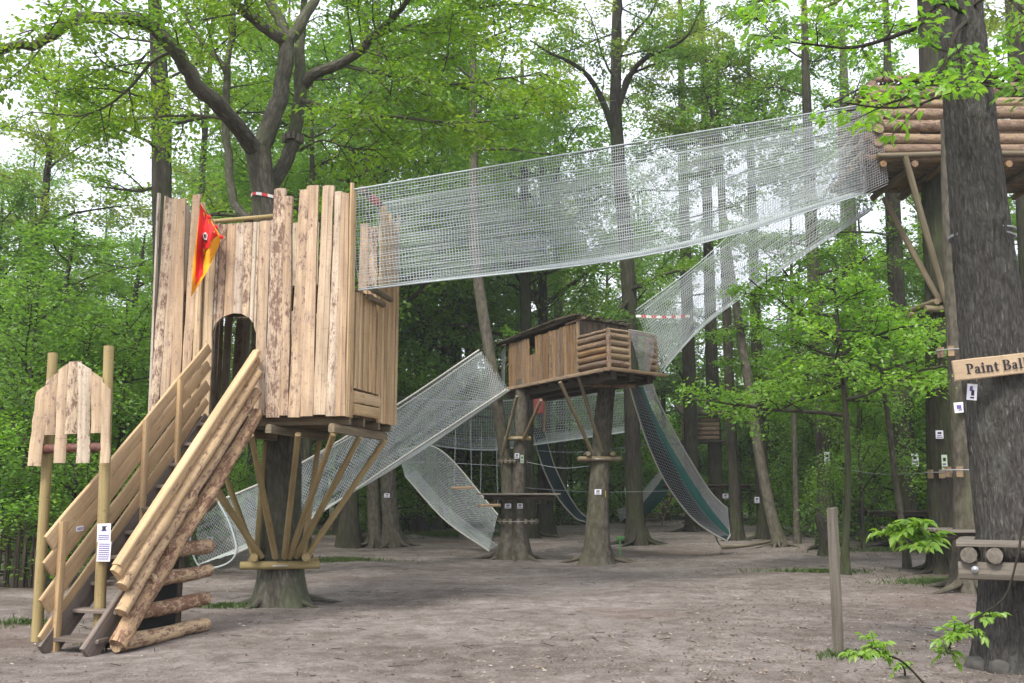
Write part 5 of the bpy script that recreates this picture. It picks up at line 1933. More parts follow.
def deck(label, px, py, Y, w_, d_, hole, mat='greyboard'):
    c = P(px, py, Y)
    t = thing('tree_platform', label, 'platform', c)
    mb = MB()
    n = max(4, int(d_ / .16))
    for k in range(n):
        y = -d_ / 2 + d_ * (k + .5) / n
        if abs(y) < hole:
            mb.slab(c + np.array((-w_ / 2, y, 0)), c + np.array((-hole - .06, y, 0)), d_ / n - .012, .04, UP, .01, .2, 2)
            mb.slab(c + np.array((hole + .06, y, 0)), c + np.array((w_ / 2, y, 0)), d_ / n - .012, .04, UP, .01, .2, 2)
        else:
            mb.slab(c + np.array((-w_ / 2, y, 0)), c + np.array((w_ / 2, y, 0)), d_ / n - .012, .04, UP, .01, .2, 2)
    part(mb, 'deck_boards', MAT[mat], t)
    for y in (-d_ * .32, d_ * .32):
        mb = MB()
        mb.tube(np.array([c + np.array((-w_ * .45, y, -.085)), c + np.array((0, y, -.085)), c + np.array((w_ * .45, y, -.085))]), .06, 8)
        part(mb, 'bearer', MAT['darkwood'], t)


deck('low plank platform round the dark trunk left of the ring platform', 946, 529, 20.0, 2.0, 1.7, .40)
deck('low grey plank platform between the upright sapling and the grey trunk', 966, 530, 16.8, 1.25, 1.2, .34)
deck('thin plank platform round the far trunk with the tall white sheet', 906, 511, 29.0, 2.6, 1.5, .33, 'darkwood')
deck('dark plank platform at head height between two far trunks right of the teal slide', 706, 485, 40.0, 3.6, 1.6, .35, 'darkwood')

# ================================================================== TRACED TREES IN THE MIDDLE DISTANCE
traced = [
    # label, points, radii, bark, crown(z0, n, spread, leaves, size), leaf
    ('dark ivy-hung trunk rising behind the left corner of the castle tower', [(172, 590, 19.5), (170, 520, 19.5), (167, 420, 19.5), (164, 300, 19.5), (162, 200, 19.6), (161, 110, 19.7), (158, 50, 19.8), (152, -40, 20), (150, -140, 20.2)], [.26, .24, .2, .2, .15, .08], 'bark_dark', (6.4, 13, 3.4, 8000, .10), 'leaf_oak'),
    ('slim forked tree whose bare fork stands high above the hut and net bridge', [(637, 545, 31), (635, 520, 31), (633, 450, 31), (631, 380, 31), (629, 290, 31), (622, 200, 31), (616, 120, 31), (616, 70, 31), (617, 0, 31.1), (618, -80, 31.2)], [.34, .25, .24, .23, .2, .17, .08], 'bark_dark', (14, 12, 4.6, 8500, .13), 'leaf_pale'),
    ('left of two close trunks near the root mass under the net tunnel', [(376, 547, 30), (375, 530, 30), (373, 480, 30), (372, 400, 30), (371, 300, 30), (368, 150, 30.2), (366, -40, 30.4)], [.22, .2, .19, .17, .12, .05], 'bark_beech', (7.5, 12, 3.8, 9000, .13), 'leaf_beech'),
    ('right of two close trunks with a white card, beside the root mass', [(393, 545, 30), (391, 530, 30), (388, 480, 30), (386, 400, 30), (384, 300, 30), (380, 150, 30.2), (378, -60, 30.4)], [.28, .25, .23, .2, .12, .05], 'bark_beech', (7.0, 13, 4.0, 10000, .13), 'leaf_dark'),
    ('straight trunk seen just right of the twin stems behind the dark far slide', [(529, 532, 36), (528, 500, 36), (527, 440, 36), (526, 340, 36), (524, 200, 36), (522, 60, 36)], [.3, .26, .24, .2, .06], 'bark_dark', (8, 12, 4.2, 9000, .15), 'leaf_beech'),
    ('left of two straight trunks under the far white net band', [(459, 521, 44), (458, 450, 44), (457, 380, 44), (455, 250, 44), (453, 60, 44)], [.3, .27, .24, .2, .06], 'bark_dark', (8.5, 13, 4.8, 9000, .17), 'leaf_dark'),
    ('right of two straight trunks under the far white net band', [(473, 521, 45), (472, 450, 45), (471, 380, 45), (468, 250, 45), (466, 40, 45)], [.3, .27, .24, .2, .06], 'bark_dark', (9, 13, 4.8, 9000, .17), 'leaf_beech'),
    ('long thin leaning trunk right of the teal slide', [(780, 544, 30), (778, 540, 30), (768, 500, 30.1), (757, 440, 30.3), (748, 380, 30.5), (740, 330, 30.7), (728, 250, 31), (716, 150, 31.3), (706, 60, 31.6)], [.19, .17, .155, .14, .1, .05], 'bark_beech', (12, 9, 3.2, 5500, .13), 'leaf_beech'),
    ('slim straight trunk beside the end of the teal slide', [(737, 537, 33), (735, 500, 33), (731, 420, 33), (727, 320, 33), (722, 200, 33), (716, 60, 33)], [.2, .18, .16, .14, .06], 'bark_dark', (12, 9, 3.4, 5500, .14), 'leaf_pale'),
    ('straight trunk with a white card where the leaning trunk crosses it', [(765, 538, 34), (763, 500, 34), (760, 430, 34), (756, 330, 34), (752, 200, 34), (748, 40, 34)], [.26, .23, .2, .17, .06], 'bark_dark', (11.5, 9, 3.6, 6000, .14), 'leaf_beech'),
    ('left of the thick trunks behind the teal slide, by the far log cabin', [(694, 527, 41), (692, 480, 41), (690, 400, 41), (687, 300, 41), (683, 160, 41), (680, 0, 41)], [.32, .29, .27, .22, .1], 'bark_dark', (12.5, 10, 4.0, 7000, .16), 'leaf_pale'),
    ('thick trunk behind the teal slide at the right end of the far platform', [(717, 526, 42), (716, 480, 42), (713, 400, 42), (710, 300, 42), (706, 160, 42), (702, 0, 42)], [.32, .30, .27, .22, .1], 'bark_dark', (12.5, 10, 4.2, 7000, .16), 'leaf_beech'),
    ('pole-thin trunk between the leaning trunk and the one with the white sheet', [(797, 541, 31), (796, 500, 31), (794, 420, 31), (792, 300, 31), (790, 180, 31)], [.1, .09, .08, .06, .02], 'bark_beech', (4.5, 14, 2.8, 8000, .12), 'leaf_bright'),
    ('mossy trunk with a tall white sheet left of the lone post top', [(829, 551, 28.5), (827, 540, 28.5), (825, 470, 28.5), (821, 400, 28.5), (816, 320, 28.5), (811, 220, 28.6), (806, 80, 28.7), (803, -40, 28.8)], [.27, .24, .22, .2, .16, .06], 'bark_dark', (6.5, 13, 3.8, 8500, .13), 'leaf_beech'),
    ('pale thick trunk deep in the wood right of the mossy one', [(858, 530, 39), (857, 490, 39), (855, 420, 39), (851, 300, 39), (846, 150, 39), (842, 20, 39)], [.46, .42, .38, .3, .1], 'bark_beech', (10, 10, 4.4, 7000, .16), 'leaf_beech'),
    ('reddish-dark trunk with a white sheet left of the dark trunk', [(908, 541, 29), (907, 520, 29), (905, 470, 29), (902, 400, 29), (896, 280, 29.1), (890, 140, 29.2), (886, 0, 29.3)], [.34, .3, .28, .22, .08], 'bark_dark', (8, 12, 3.8, 7500, .13), 'leaf_bright'),
    ('curved grey sapling trunk leaning across behind the upright sapling tuft', [(907, 560, 21), (903, 530, 21), (897, 490, 21), (893, 460, 21), (888, 420, 21), (880, 360, 21), (872, 320, 21)], [.07, .065, .06, .05, .02], 'bark_beech', (3.2, 13, 2.6, 8000, .10), 'leaf_bright'),
    ('thin bent stem in front of the trunk with the tall white sheet', [(846, 575, 19.5), (845, 550, 19.5), (848, 480, 19.5), (845, 400, 19.5), (838, 330, 19.6), (834, 280, 19.7)], [.08, .07, .06, .05, .02], 'bark_dark', (3.0, 15, 2.7, 9500, .10), 'leaf_bright'),
    ('slim tree deep in the wood right of the twin stems, seen over the far slide', [(562, 523, 48), (561, 460, 48), (559, 360, 48), (557, 200, 48), (555, 60, 48)], [.3, .26, .22, .18, .06], 'bark_dark', (8, 13, 4.6, 8500, .17), 'leaf_beech'),
    ('dark slim trunk close behind the tower struts on the right', [(306, 563, 23), (306, 540, 23), (307, 480, 23), (308, 400, 23), (310, 300, 23), (312, 200, 23.2), (312, 80, 23.4)], [.12, .11, .1, .09, .03], 'bark_dark', (6.5, 13, 3.6, 9000, .11), 'leaf_dark'),
]
for i, (lab, pts, r, bk, cr, lf) in enumerate(traced):
    t, wd, sp = stem_tree('forest_tree', lab, pts, r, bk, 26, .45, 12)
    lvm = MB()
    z0, nl, spd, nlv, ls = cr
    crown_on(100 + i, wd, lvm, sp, z0, nl, spd, nlv, ls, .25, az0=i * 1.3, rl=.045)
    part(wd, 'trunk', MAT[bk], t)
    part(lvm, 'crown', MAT[lf], t)
# the bare arching limbs on the slim forked tree
tf = bpy.data.objects['forest_tree.001']
wl, fl2, ll2 = MB(), Foliage(300), MB()
rr_ = np.random.RandomState(301)
for pts, r, ns, sl in (([(614, 132, 31), (602, 100, 30.5), (588, 76, 30), (570, 62, 29.6), (548, 52, 29.2), (530, 40, 29)], .12, 8, 1.6),
                       ([(616, 112, 31), (622, 96, 30.8), (632, 72, 30.4), (648, 56, 30), (664, 50, 29.7), (680, 42, 29.4), (690, 32, 29.2), (700, 10, 29)], .12, 9, 1.6),
                       ([(622, 96, 30.8), (626, 78, 30.6), (640, 70, 30.4), (668, 60, 30.2), (690, 56, 30)], .06, 6, 1.3),
                       ([(617, 60, 31), (632, 35, 30.8), (650, 15, 30.6), (662, -12, 30.4)], .07, 6, 1.5),
                       ([(629, 290, 31), (650, 282, 30), (672, 272, 29.4), (700, 268, 29), (715, 262, 28.8)], .07, 6, 1.6),
                       ([(629, 300, 31), (610, 318, 29.6), (590, 330, 28.4), (560, 338, 27.4), (530, 346, 26.6)], .08, 8, 1.5)):
    p = bez(pp(*pts), 16)
    wl = MB()
    wl.tube(p, np.linspace(r, .02, 16), 7, cap=False)
    ramify(rr_, wl, fl2, p, .04, ns, sl, 5, .25)
    part(wl, 'limb', MAT['bark_dark'], tf)
fl2.leaves(ll2, 6000, .12, .14, .4, .5)
part(ll2, 'crown', MAT['leaf_beech'], tf)
notice('white card on the right of the two close trunks by the root mass', P(387, 495.5, 29.72), camn2, .16, .12, nm(20))
notice('tall white sheet on the mossy trunk left of the lone post', P(827, 458, 28.25), camn2, .15, .34, nm(21))
notice('white card on the slim trunk at the end of the teal slide', P(725.5, 496, 39.5), camn2, .22, .18, nm(22))
notice('white card on the straight trunk crossed by the leaning one', P(757, 500, 33.7), camn2, .16, .20, nm(23))
notice('tall white sheet on the reddish-dark trunk', P(915, 460, 28.6), camn2, .2, .36, nm(24))
notice('white notice seen through the net behind the stairs', P(210, 541, 20.8), camn2, .13, .17, [(0, .2, .3, .45, 'inkblue'), (.1, -.3, .4, .2, 'ink')])
# root mass between the pair
rm = thing('root_stump', 'tangled root stump between the two close trunks', 'stump', G(384, 546))
for k in range(9):
    mb = MB()
    a = rad(180 + 22 * k)
    c = G(384, 545)
    d = np.array((math.cos(a), .6 * math.sin(a), 0))
    mb.tube(bez([c + UP * (.5 + .1 * math.sin(k * 2)), c + d * .35 + UP * .4, c + d * .7 + UP * .12, c + d * .95 - UP * .05], 8), [.12, .11, .10, .08, .07, .06, .05, .03], 7, wob=.15)
    part(mb, 'root', MAT['bark_beech'], rm)
st_ = thing('tree_stump', 'broken dark stump with a ragged top beside the mossy trunk', 'stump', G(824, 556))
mb = MB()
c = G(824, 556)
mb.tube(bez([c - UP * .1, c + UP * .45 + np.array((.02, 0, 0)), c + UP * .85 + np.array((-.06, 0, 0)), c + UP * 1.05 + np.array((-.10, .02, 0))], 12), [.24, .19, .16, .15, .15, .14, .15, .13, .14, .10, .11, .03], 11, wob=.22)
part(mb, 'wood', MAT['bark_dark'], st_)
for k, (px, py, lab) in enumerate(((466, 539, 'dark stone lying in the grass below the second net trough, the left one'), (414, 540, 'dark stone on the grass strip right of the root stump'))):
    c = G(px, py)
    t = thing('stone', lab, 'stone', c)
    mb = MB()
    th = np.linspace(0, 2 * np.pi, 12, endpoint=False)
    rows = [np.stack((c[0] + r_ * .3 * np.cos(th) * (1 + .2 * np.sin(3 * th + k)), c[1] + r_ * .25 * np.sin(th), np.full(12, z_)), 1) for r_, z_ in ((1, -.03), (.95, .08), (.7, .15), (.2, .19))]
    V = np.array(rows)
    idx = np.arange(48).reshape(4, 12)
    nx = np.roll(idx, -1, 1)
    mb.add(V, [np.stack((idx[:-1], nx[:-1], nx[1:], idx[1:]), -1).reshape(-1, 4), idx[3][None]], None, .5, True)
    part(mb, 'body', MAT['stone'], t)

# ================================================================== FAR ROPE COURSE
nD = thing('net_tunnel', 'second white net trough behind the hut, sloping down right to the ground', 'net tunnel', P(492, 551, 26.5) * (1, 1, 0))
RD = [bez(pp((398, 450, 28.6), (440, 450, 28.2), (498, 515, 27.2)), 14), bez(pp((405, 476, 28.2), (445, 520, 27.2), (489, 551, 26.6)), 14), bez(pp((416, 470, 29.2), (452, 510, 28.2), (498, 545, 27.6)), 14)]
A = net(nD, 'netting', RD, .085, .0048, 'net', 26, 0, diag=True)
edge_ropes(nD, A, (0, 1), .022, 'rope')
for k, (px, py) in enumerate(((463, 488), (489, 505.5))):
    t = thing('swing_plank', ('upper left' if k == 0 else 'lower right') + ' pale stepping plank hung on cables left of the twin-stemmed tree', 'plank', P(px, py, 26.4))
    mb = MB()
    mb.slab(P(px - 11.5, py, 26.3), P(px + 11.5, py - .5, 26.3), .22, .07, UP, .01, .2, 2)
    part(mb, 'board', MAT['hutlog'], t)
    for s_ in (-9, 9):
        mb = MB()
        mb.tube(bez(pp((px + s_, py, 26.3), (px + s_ * .9, py - 30, 26.3), (px + s_ * .8, 420 + 6 * k, 26.3)), 5), .008, 5, cap=False)
        part(mb, 'hanger', MAT['cable'], t)
nE = thing('net_bridge', 'wide white net band hanging level far behind the hut', 'net bridge', P(520, 430, 36))
RE = [bez(pp((386, 396, 36), (480, 402, 36), (560, 396, 36.5), (650, 392, 37)), 14), bez(pp((392, 440, 35.5), (480, 450, 35.5), (540, 444, 36), (640, 430, 36.5)), 14), bez(pp((400, 432, 37), (480, 438, 37), (560, 432, 37.5), (648, 424, 38)), 14), bez(pp((400, 390, 37.2), (480, 398, 37.2), (560, 390, 37.8), (656, 386, 38.2)), 14)]
A = net(nE, 'netting', RE, .10, .0058, 'net', 26)
edge_ropes(nE, A, (0, 1), .03, 'net')
sF = thing('net_slide', 'dark tarpaulin slide far behind the hut, curving down to the right beside the stout trunk', 'slide', P(585, 523, 39) * (1, 1, 0))
RF = [bez(pp((530, 420, 36), (540, 460, 36.6), (556, 495, 37.4), (574, 517, 38.2), (585, 522, 38.8)), 16), bez(pp((544, 428, 36.8), (553, 462, 37.3), (568, 494, 38.2), (580, 512, 39), (588, 518, 39.4)), 16)]
Ab = rails_surface(RF, 24)
fine = np.array([Ab[0] + (Ab[1] - Ab[0]) * f - UP * (.18 * math.sin(math.pi * f)) for f in np.linspace(0, 1, 7)])
idx = np.arange(7 * 24).reshape(7, 24)
q = np.stack((idx[:-1, :-1], idx[:-1, 1:], idx[1:, 1:], idx[1:, :-1]), -1).reshape(-1, 4)
mb = MB()
mb.add(fine, q, None, .5, True)
mb.add(fine + UP * .015, q[:, ::-1], None, .5, True)
part(mb, 'tarpaulin', MAT['tealdark'], sF)
edge_ropes(sF, RF, (0, 1), .03, 'rope')
fb_ = thing('red_panel', 'faded red panel at the head of the dark far slide, framed by two poles', 'panel', P(531, 405, 36))
mb = MB()
mb.slab(P(523, 400, 36), P(543, 397, 36.2), 1.15, .05, (0, -1, 0), .01, .1, 2)
part(mb, 'board', MAT['pinkred'], fb_)
for a, b in (((522, 436), (521, 388)), ((544, 432), (546, 386))):
    mb = MB()
    mb.tube(bez(pp((*a, 36.0), (*b, 36.0)), 4), .06, 7)
    part(mb, 'frame_pole', MAT['greypole'], fb_)
sG = thing('net_slide', 'small teal net slide with wooden steps far behind, left of the slim forked trunk foot', 'slide', P(640, 521, 46) * (1, 1, 0))
RG = [bez(pp((668, 470, 46), (655, 488, 45.6), (638, 508, 45.2), (620, 522, 45)), 16), bez(pp((676, 478, 46.6), (662, 500, 46), (644, 516, 45.6), (624, 524, 45.4)), 16), bez(pp((668, 462, 47), (652, 480, 47), (634, 502, 46.6), (618, 510, 46.4)), 16)]
Ab = rails_surface(RG[:2], 20)
fine = np.array([Ab[0] + (Ab[1] - Ab[0]) * f for f in np.linspace(0, 1, 4)])
idx = np.arange(80).reshape(4, 20)
q = np.stack((idx[:-1, :-1], idx[:-1, 1:], idx[1:, 1:], idx[1:, :-1]), -1).reshape(-1, 4)
mb = MB()
mb.add(fine, q, None, .5, True)
mb.add(fine + UP * .015, q[:, ::-1], None, .5, True)
part(mb, 'tarpaulin', MAT['teal'], sG)
net(sG, 'side_netting', [RG[0], RG[2]], .09, .008, 'netgrey', 20)
sH = thing('wooden_steps', 'reddish wooden steps leaning beside the small far teal slide', 'steps', P(652, 522, 46.5) * (1, 1, 0))
for k in range(7):
    mb = MB()
    z0_, z1_ = 520 - 6.0 * k, 0
    mb.slab(P(645 + 2.4 * k, 520 - 6 * k, 46.3 + .2 * k), P(662 + 2.4 * k, 520 - 6 * k, 46.3 + .2 * k), .22, .05, UP, 0, .2, 1)
    part(mb, 'tread', MAT['redbark'], sH)
for x_ in (0, 17):
    mb = MB()
    mb.slab(P(645 + x_, 524, 46.2), P(660 + x_, 482, 47.5), .2, .06, (1, 0, 0), 0, .2, 2)
    part(mb, 'stringer', MAT['redbark'], sH)
cab = thing('log_cabin', 'far log cabin half hidden by leaves between the thick trunks behind the teal slide', 'cabin', P(700, 440, 42))
for k in range(5):
    mb = MB()
    mb.tube(bez(pp((682, 438 - 4.6 * k, 41.6), (700, 438 - 4.6 * k, 41.6), (719, 438 - 4.6 * k, 41.6)), 5), .095, 8, wob=.05)
    part(mb, 'wall_log', MAT['hutlog'], cab)
mb = MB()
mb.slab(P(680, 442, 42.3), P(722, 442, 42.3), 1.6, .1, UP, 0, .1, 2)
part(mb, 'floor', MAT['darkwood'], cab)
mb = MB()
mb.slab(P(678, 410, 42.2), P(724, 410, 42.2), 1.9, .08, unit((0, -.3, 1)), 0, .1, 2)
part(mb, 'roof', MAT['thatch'], cab)
tn = thing('low_net', 'low teal net screen among the trees behind the lone post', 'net', P(850, 518, 33))
net(tn, 'netting', [pp((818, 508, 33), (850, 512, 33), (884, 508, 33)), pp((818, 523, 33), (850, 524, 33), (884, 522, 33))], .09, .012, 'teal', 16)
for px in (820, 884):
    mb = MB()
    mb.tube(np.array([G(px, 536) * (1, 0, 0) + np.array((0, 33, -.1)), np.array((P(px, 515, 33)[0], 33, .5)), P(px, 504, 33)]), .05, 7)
    part(mb, 'stake', MAT['darkwood'], tn)
yb_ = thing('yellow_cloth', 'small yellow cloth far off between the trunks on the right', 'cloth', P(890, 496, 45))
mb = MB()
for a in range(6):
    mb.box(P(884 + 2.6 * a, 496 + (a % 2), 45 + .1 * (a % 2)), (1, .6 * (-1) ** a, 0), UP, .075, .3, .01)
part(mb, 'fabric', MAT['yellow'], yb_)
# green waymark
wm = thing('green_marker', 'little green sign on a stick right of the stout trunk', 'sign', G(620, 558))
mb = MB()
cw = G(620, 558)
mb.tube(np.array([cw - UP * .1, cw + UP * .3, P(620, 537, cw[1])]), .022, 7)
part(mb, 'stick', MAT['greensign'], wm)
mb = MB()
mb.slab(P(616, 538.5, cw[1] - .03), P(624.5, 537.5, cw[1] - .03), .07, .02, (0, -1, 0), 0, .2, 1)
part(mb, 'plate', MAT['greensign'], wm)

# cables of the course
for lab, pts, r in (('thin cable from the twin-stemmed tree to the left through the net', ((300, 460, 26), (420, 462, 25.2), (508, 466, 24.3)), .007),
                    ('thin cable from the twin stems to the stout trunk under the hut', ((522, 461, 24.2), (560, 468, 23.6), (590, 466, 23.2)), .007),
                    ('cable running level from the twin stems past the stout trunk to the far right', ((514, 487, 24.2), (600, 492, 27), (700, 490, 33)), .008),
                    ('high cable under the far net band', ((516, 449, 36), (580, 452, 37), (664, 442, 39)), .012),
                    ('cable strung from the trunk with the tall white sheet to the dark trunk', ((826, 466, 28.4), (880, 474, 24), (942, 472, 20)), .008),
                    ('long pale wire from the forked oak to the slim forked tree across the leaves', ((300, 128, yb + .7), (450, 126, 20), (616, 100, 30.9)), .006)):
    p = pp(*pts)
    t = thing('cable', lab, 'cable', p[0])
    mb = MB()
    mb.tube(bez(p, 14), r, 5, cap=False)
    part(mb, 'wire', MAT['cable'], t)

# ================================================================== THE WOOD ITSELF
protos = {}


def proto(key, *a, bark='bark_dark', leaf='leaf_beech', **kw):
    protos[key] = (tree_meshes(*a, **kw), bark, leaf)


proto('high1', 501, 21, .30, 7.5, 5.2, 17, 15000, .17, up=.42, leaf='leaf_beech')
proto('high2', 502, 22, .27, 9.0, 4.4, 14, 11000, .17, up=.42, leaf='leaf_pale')
proto('low1', 503, 18, .24, 3.6, 4.9, 22, 18000, .17, up=.38, leaf='leaf_dark')
proto('low2', 504, 15, .17, 2.6, 4.1, 22, 16000, .15, up=.36, leaf='leaf_beech')
proto('broad', 509, 17, .28, 5.5, 6.0, 24, 26000, .16, up=.40, leaf='leaf_beech')
proto('thin', 505, 20, .17, 10.0, 3.2, 12, 6500, .15, up=.55, leaf='leaf_pale', lean=(.03, 0))
proto('bush1', 506, 6.5, .06, .5, 2.3, 18, 8500, .11, up=.5, leaf='leaf_beech', sides=7)
proto('bush2', 507, 4.6, .05, .3, 1.9, 16, 6500, .10, up=.6, leaf='leaf_bright', sides=7)
proto('bush3', 508, 7.5, .08, .9, 2.8, 20, 9500, .12, up=.45, leaf='leaf_beech', sides=7)
first = {}
KIND = {'high1': 'forest_tree', 'high2': 'forest_tree', 'low1': 'forest_tree', 'low2': 'young_tree', 'thin': 'slim_tree', 'broad': 'forest_tree', 'bush1': 'shrub', 'bush2': 'shrub', 'bush3': 'shrub'}


def plant(key, x, y, rz, sc, label, group, cat=None):
    cat = cat or ('shrub' if 'bush' in key else 'tree')
    if key not in first:
        (wd_, lv_), bk, lf = protos[key]
        t = tree(KIND[key], label, cat, (x, y, 0), wd_, lv_, MAT[bk], MAT[lf], group, rz)
        t.scale = (sc[0], sc[0], sc[1])
        first[key] = t
        return t
    return clone(first[key], (x, y, 0), rz, sc, label, group)


rw = np.random.RandomState(71)
placed = []


def edge_y(px):
    return np.interp(px, [-80, 0, 110, 200, 300, 420, 500, 600, 700, 830, 880, 940, 1100], [17, 18, 20, 24, 30, 36, 44, 50, 52, 44, 34, 27, 24])


ZON = [(-100, 150, 'on the left behind the castle sign'), (150, 400, 'behind the castle tower'), (400, 660, 'behind the tree hut'), (660, 830, 'beyond the teal slide'), (830, 1140, 'on the right behind the furrowed trunk')]


def zone(px):
    for a, b, n in ZON:
        if a <= px < b:
            return n
    return ZON[-1][2]


LBL = {'high1': 'tall forest tree with a high green crown', 'high2': 'tall forest tree with a thin pale crown', 'low1': 'dark broad forest tree leafy from low down', 'low2': 'young forest tree leafy almost to the ground',
       'thin': 'slender bare-stemmed forest tree', 'broad': 'broad dense forest tree with a heavy bright crown', 'bush1': 'big leafy understorey shrub', 'bush2': 'small bright green understorey shrub', 'bush3': 'tall loose understorey shrub'}


def scatter(n, keys, y0, y1, pxr, mind, smin, smax, dens=None):
    k = 0
    tries = 0
    while k < n and tries < n * 60:
        tries += 1
        px = pxr[0] + (pxr[1] - pxr[0]) * rw.rand()
        y = y0 + (y1 - y0) * rw.rand()
        if y < edge_y(px):
            continue
        if dens is not None and rw.rand() > dens(px):
            continue
        x = XY(px, y, 2)[0]
        if any((x - a) ** 2 + (y - b) ** 2 < (mind * m_) ** 2 for a, b, m_ in placed):
            continue
        key = keys[rw.randint(len(keys))]
        placed.append((x, y, 1.0))
        s = smin + (smax - smin) * rw.rand()
        plant(key, x, y, rw.rand() * 6.28, (s, s * (.9 + .25 * rw.rand())), LBL[key] + ' ' + zone(px), ('shrubs ' if 'bush' in key else 'trees ') + zone(px))
        k += 1


# hand-placed masses
for key, px, y, s, h in (('bush3', 25, 19.5, .85, .8), ('bush1', 75, 18.5, .8, .75), ('bush3', 118, 20.0, .85, .75), ('low2', 45, 24, .9, .58), ('low1', 120, 27, .8, .5), ('low1', -20, 26, .8, .55),
                         ('low2', 10, 30, .9, .75), ('bush2', 0, 17.4, .8, .6), ('bush1', 150, 22, .9, .8),
                         ('broad', 350, 30, 1.0, 1.0), ('broad', 545, 38, 1.0, 1.05), ('high2', 25, 31, .9, .75), ('low1', 345, 38, 1.05, 1.12), ('low1', 420, 40, 1.1, 1.15), ('low2', 300, 33, 1.0, 1.1), ('low1', 470, 50, 1.2, 1.25), ('high1', 380, 46, 1.05, 1.0), ('low2', 440, 42, 1.1, 1.2),
                         ('bush2', 870, 32, 1.0, 1.0), ('bush1', 840, 36, 1.1, 1.1), ('bush1', 900, 31, 1.1, 1.1), ('low2', 880, 36, .9, .85), ('bush2', 815, 40, 1.2, 1.2), ('bush1', 860, 27, .8, .9), ('bush3', 770, 50, 1.3, 1.2),
                         ('low2', 800, 48, 1.1, .9), ('bush2', 990, 28, 1.2, 1.2), ('low2', 1010, 33, 1.0, .9), ('bush1', 920, 36, 1.2, 1.2)):
    x = XY(px, y, 2)[0]
    placed.append((x, y, .8))
    plant(key, x, y, rw.rand() * 6.28, (s, h), LBL[key] + ' ' + zone(px), ('shrubs ' if 'bush' in key else 'trees ') + zone(px))
skyd = lambda px: np.interp(px, [-80, 150, 230, 300, 560, 640, 720, 860, 1000], [.10, .10, .3, .9, .9, .5, .22, .3, .5])
scatter(20, ['low1', 'low2', 'high1'], 34, 62, (-60, 1090), 3.6, .8, 1.15, skyd)
scatter(18, ['high1', 'high2', 'thin'], 36, 75, (-60, 1090), 3.0, .85, 1.15, skyd)
scatter(16, ['thin', 'low2', 'low2', 'high2'], 50, 85, (-60, 1090), 2.6, .8, 1.05, lambda p_: min(1, .25 + skyd(p_)))
scatter(34, ['bush1', 'bush2', 'bush3'], 26, 62, (-60, 1090), 2.3, .8, 1.3)


scatter(18, ['bush1', 'bush2', 'bush2'], 42, 66, (380, 880), 2.2, .9, 1.3)


scatter(16, ['bush1', 'bush2', 'bush1'], 47, 60, (540, 840), 1.7, .9, 1.35)
scatter(8, ['bush1', 'bush2'], 28, 42, (810, 960), 1.5, .8, 1.1)


scatter(12, ['bush1', 'bush2', 'bush2'], 38, 58, (370, 570), 1.6, .9, 1.3)


def far_woods():
    """the wood beyond, which reads as one mass of trunks and leaves"""
    r = np.random.RandomState(91)
    wd_, lv_ = MB(), MB()
    pos, rn = [], []
    for k in range(230):
        a = rad(-38 + 76 * r.rand())
        d = 70 + 55 * r.rand()
        x_, y_ = d * math.sin(a), d * math.cos(a)
        h = 8 + 6 * r.rand()
        wd_.tube(np.array([(x_, y_, -.2), (x_ + .2 * r.randn(), y_, h * .5), (x_ + .4 * r.randn(), y_, h)]), [.26, .2, .06], 6, cap=False)
        cl = r.rand()
        for j in range(16):
            c = np.array((x_ + 2.4 * r.randn(), y_ + 2.0 * r.randn(), .4 + (h - .4) * r.rand()))
            m_ = 62
            pos.append(c + r.randn(m_, 3) * np.array((1.15, 1.0, .36)))
            rn.append(np.clip(cl + .25 * r.randn(m_), 0, 1))
    pos = np.concatenate(pos)
    rn = np.concatenate(rn)
    pos[:, 2] = np.abs(pos[:, 2])
    n = len(pos)
    leaf_quads(lv_, pos, r.randn(n, 3), UP[None] + r.randn(n, 3) * .6, .26 + .16 * r.rand(n), rn, .62)
    o = lv_.build('far_wood_leaves', MAT['leaf_bright'])
    o['kind'] = 'stuff'
    o = wd_.build('far_wood_trunks', MAT['bark_dark'])
    o['kind'] = 'stuff'


far_woods()

# split paling fence at the left edge
pf_ = thing('paling_fence', 'old brown paling fence at the left edge behind the castle sign pole', 'fence', XY(14, 17.2, .5))
mb = MB()
for px in np.arange(-60, 42, 3.4):
    b_ = XY(px + 1.2 * rw.randn(), 17.2 + .05 * rw.randn(), .5)
    mb.tube(np.array([b_ - UP * .1, b_ + UP * .55 + .02 * rw.randn(3), b_ + UP * (1.0 + .12 * rw.randn()) + .05 * rw.randn(3)]), [.028, .026, .018], 6)
part(mb, 'paling', MAT['darkwood'], pf_)
for z in (.25, .8):
    mb = MB()
    mb.tube(bez([XY(-60, 17.3, z) + UP * z, XY(0, 17.3, z) + UP * z, XY(42, 17.3, z) + UP * z], 5), .02, 6)
    part(mb, 'fence_rail', MAT['darkwood'], pf_)
# ================================================================== CAMERA, LIGHT
cam = bpy.data.cameras.new('camera')
cam.sensor_width = 36.0
cam.lens = 36.0 * F / 1024.0
cam.clip_start = 0.1
cam.clip_end = 2000
co = bpy.data.objects.new('camera', cam)
C.objects.link(co)
co.location = (0, 0, CZ)
co.rotation_euler = (math.pi / 2 + PIT, 0, 0)
SC.camera = co

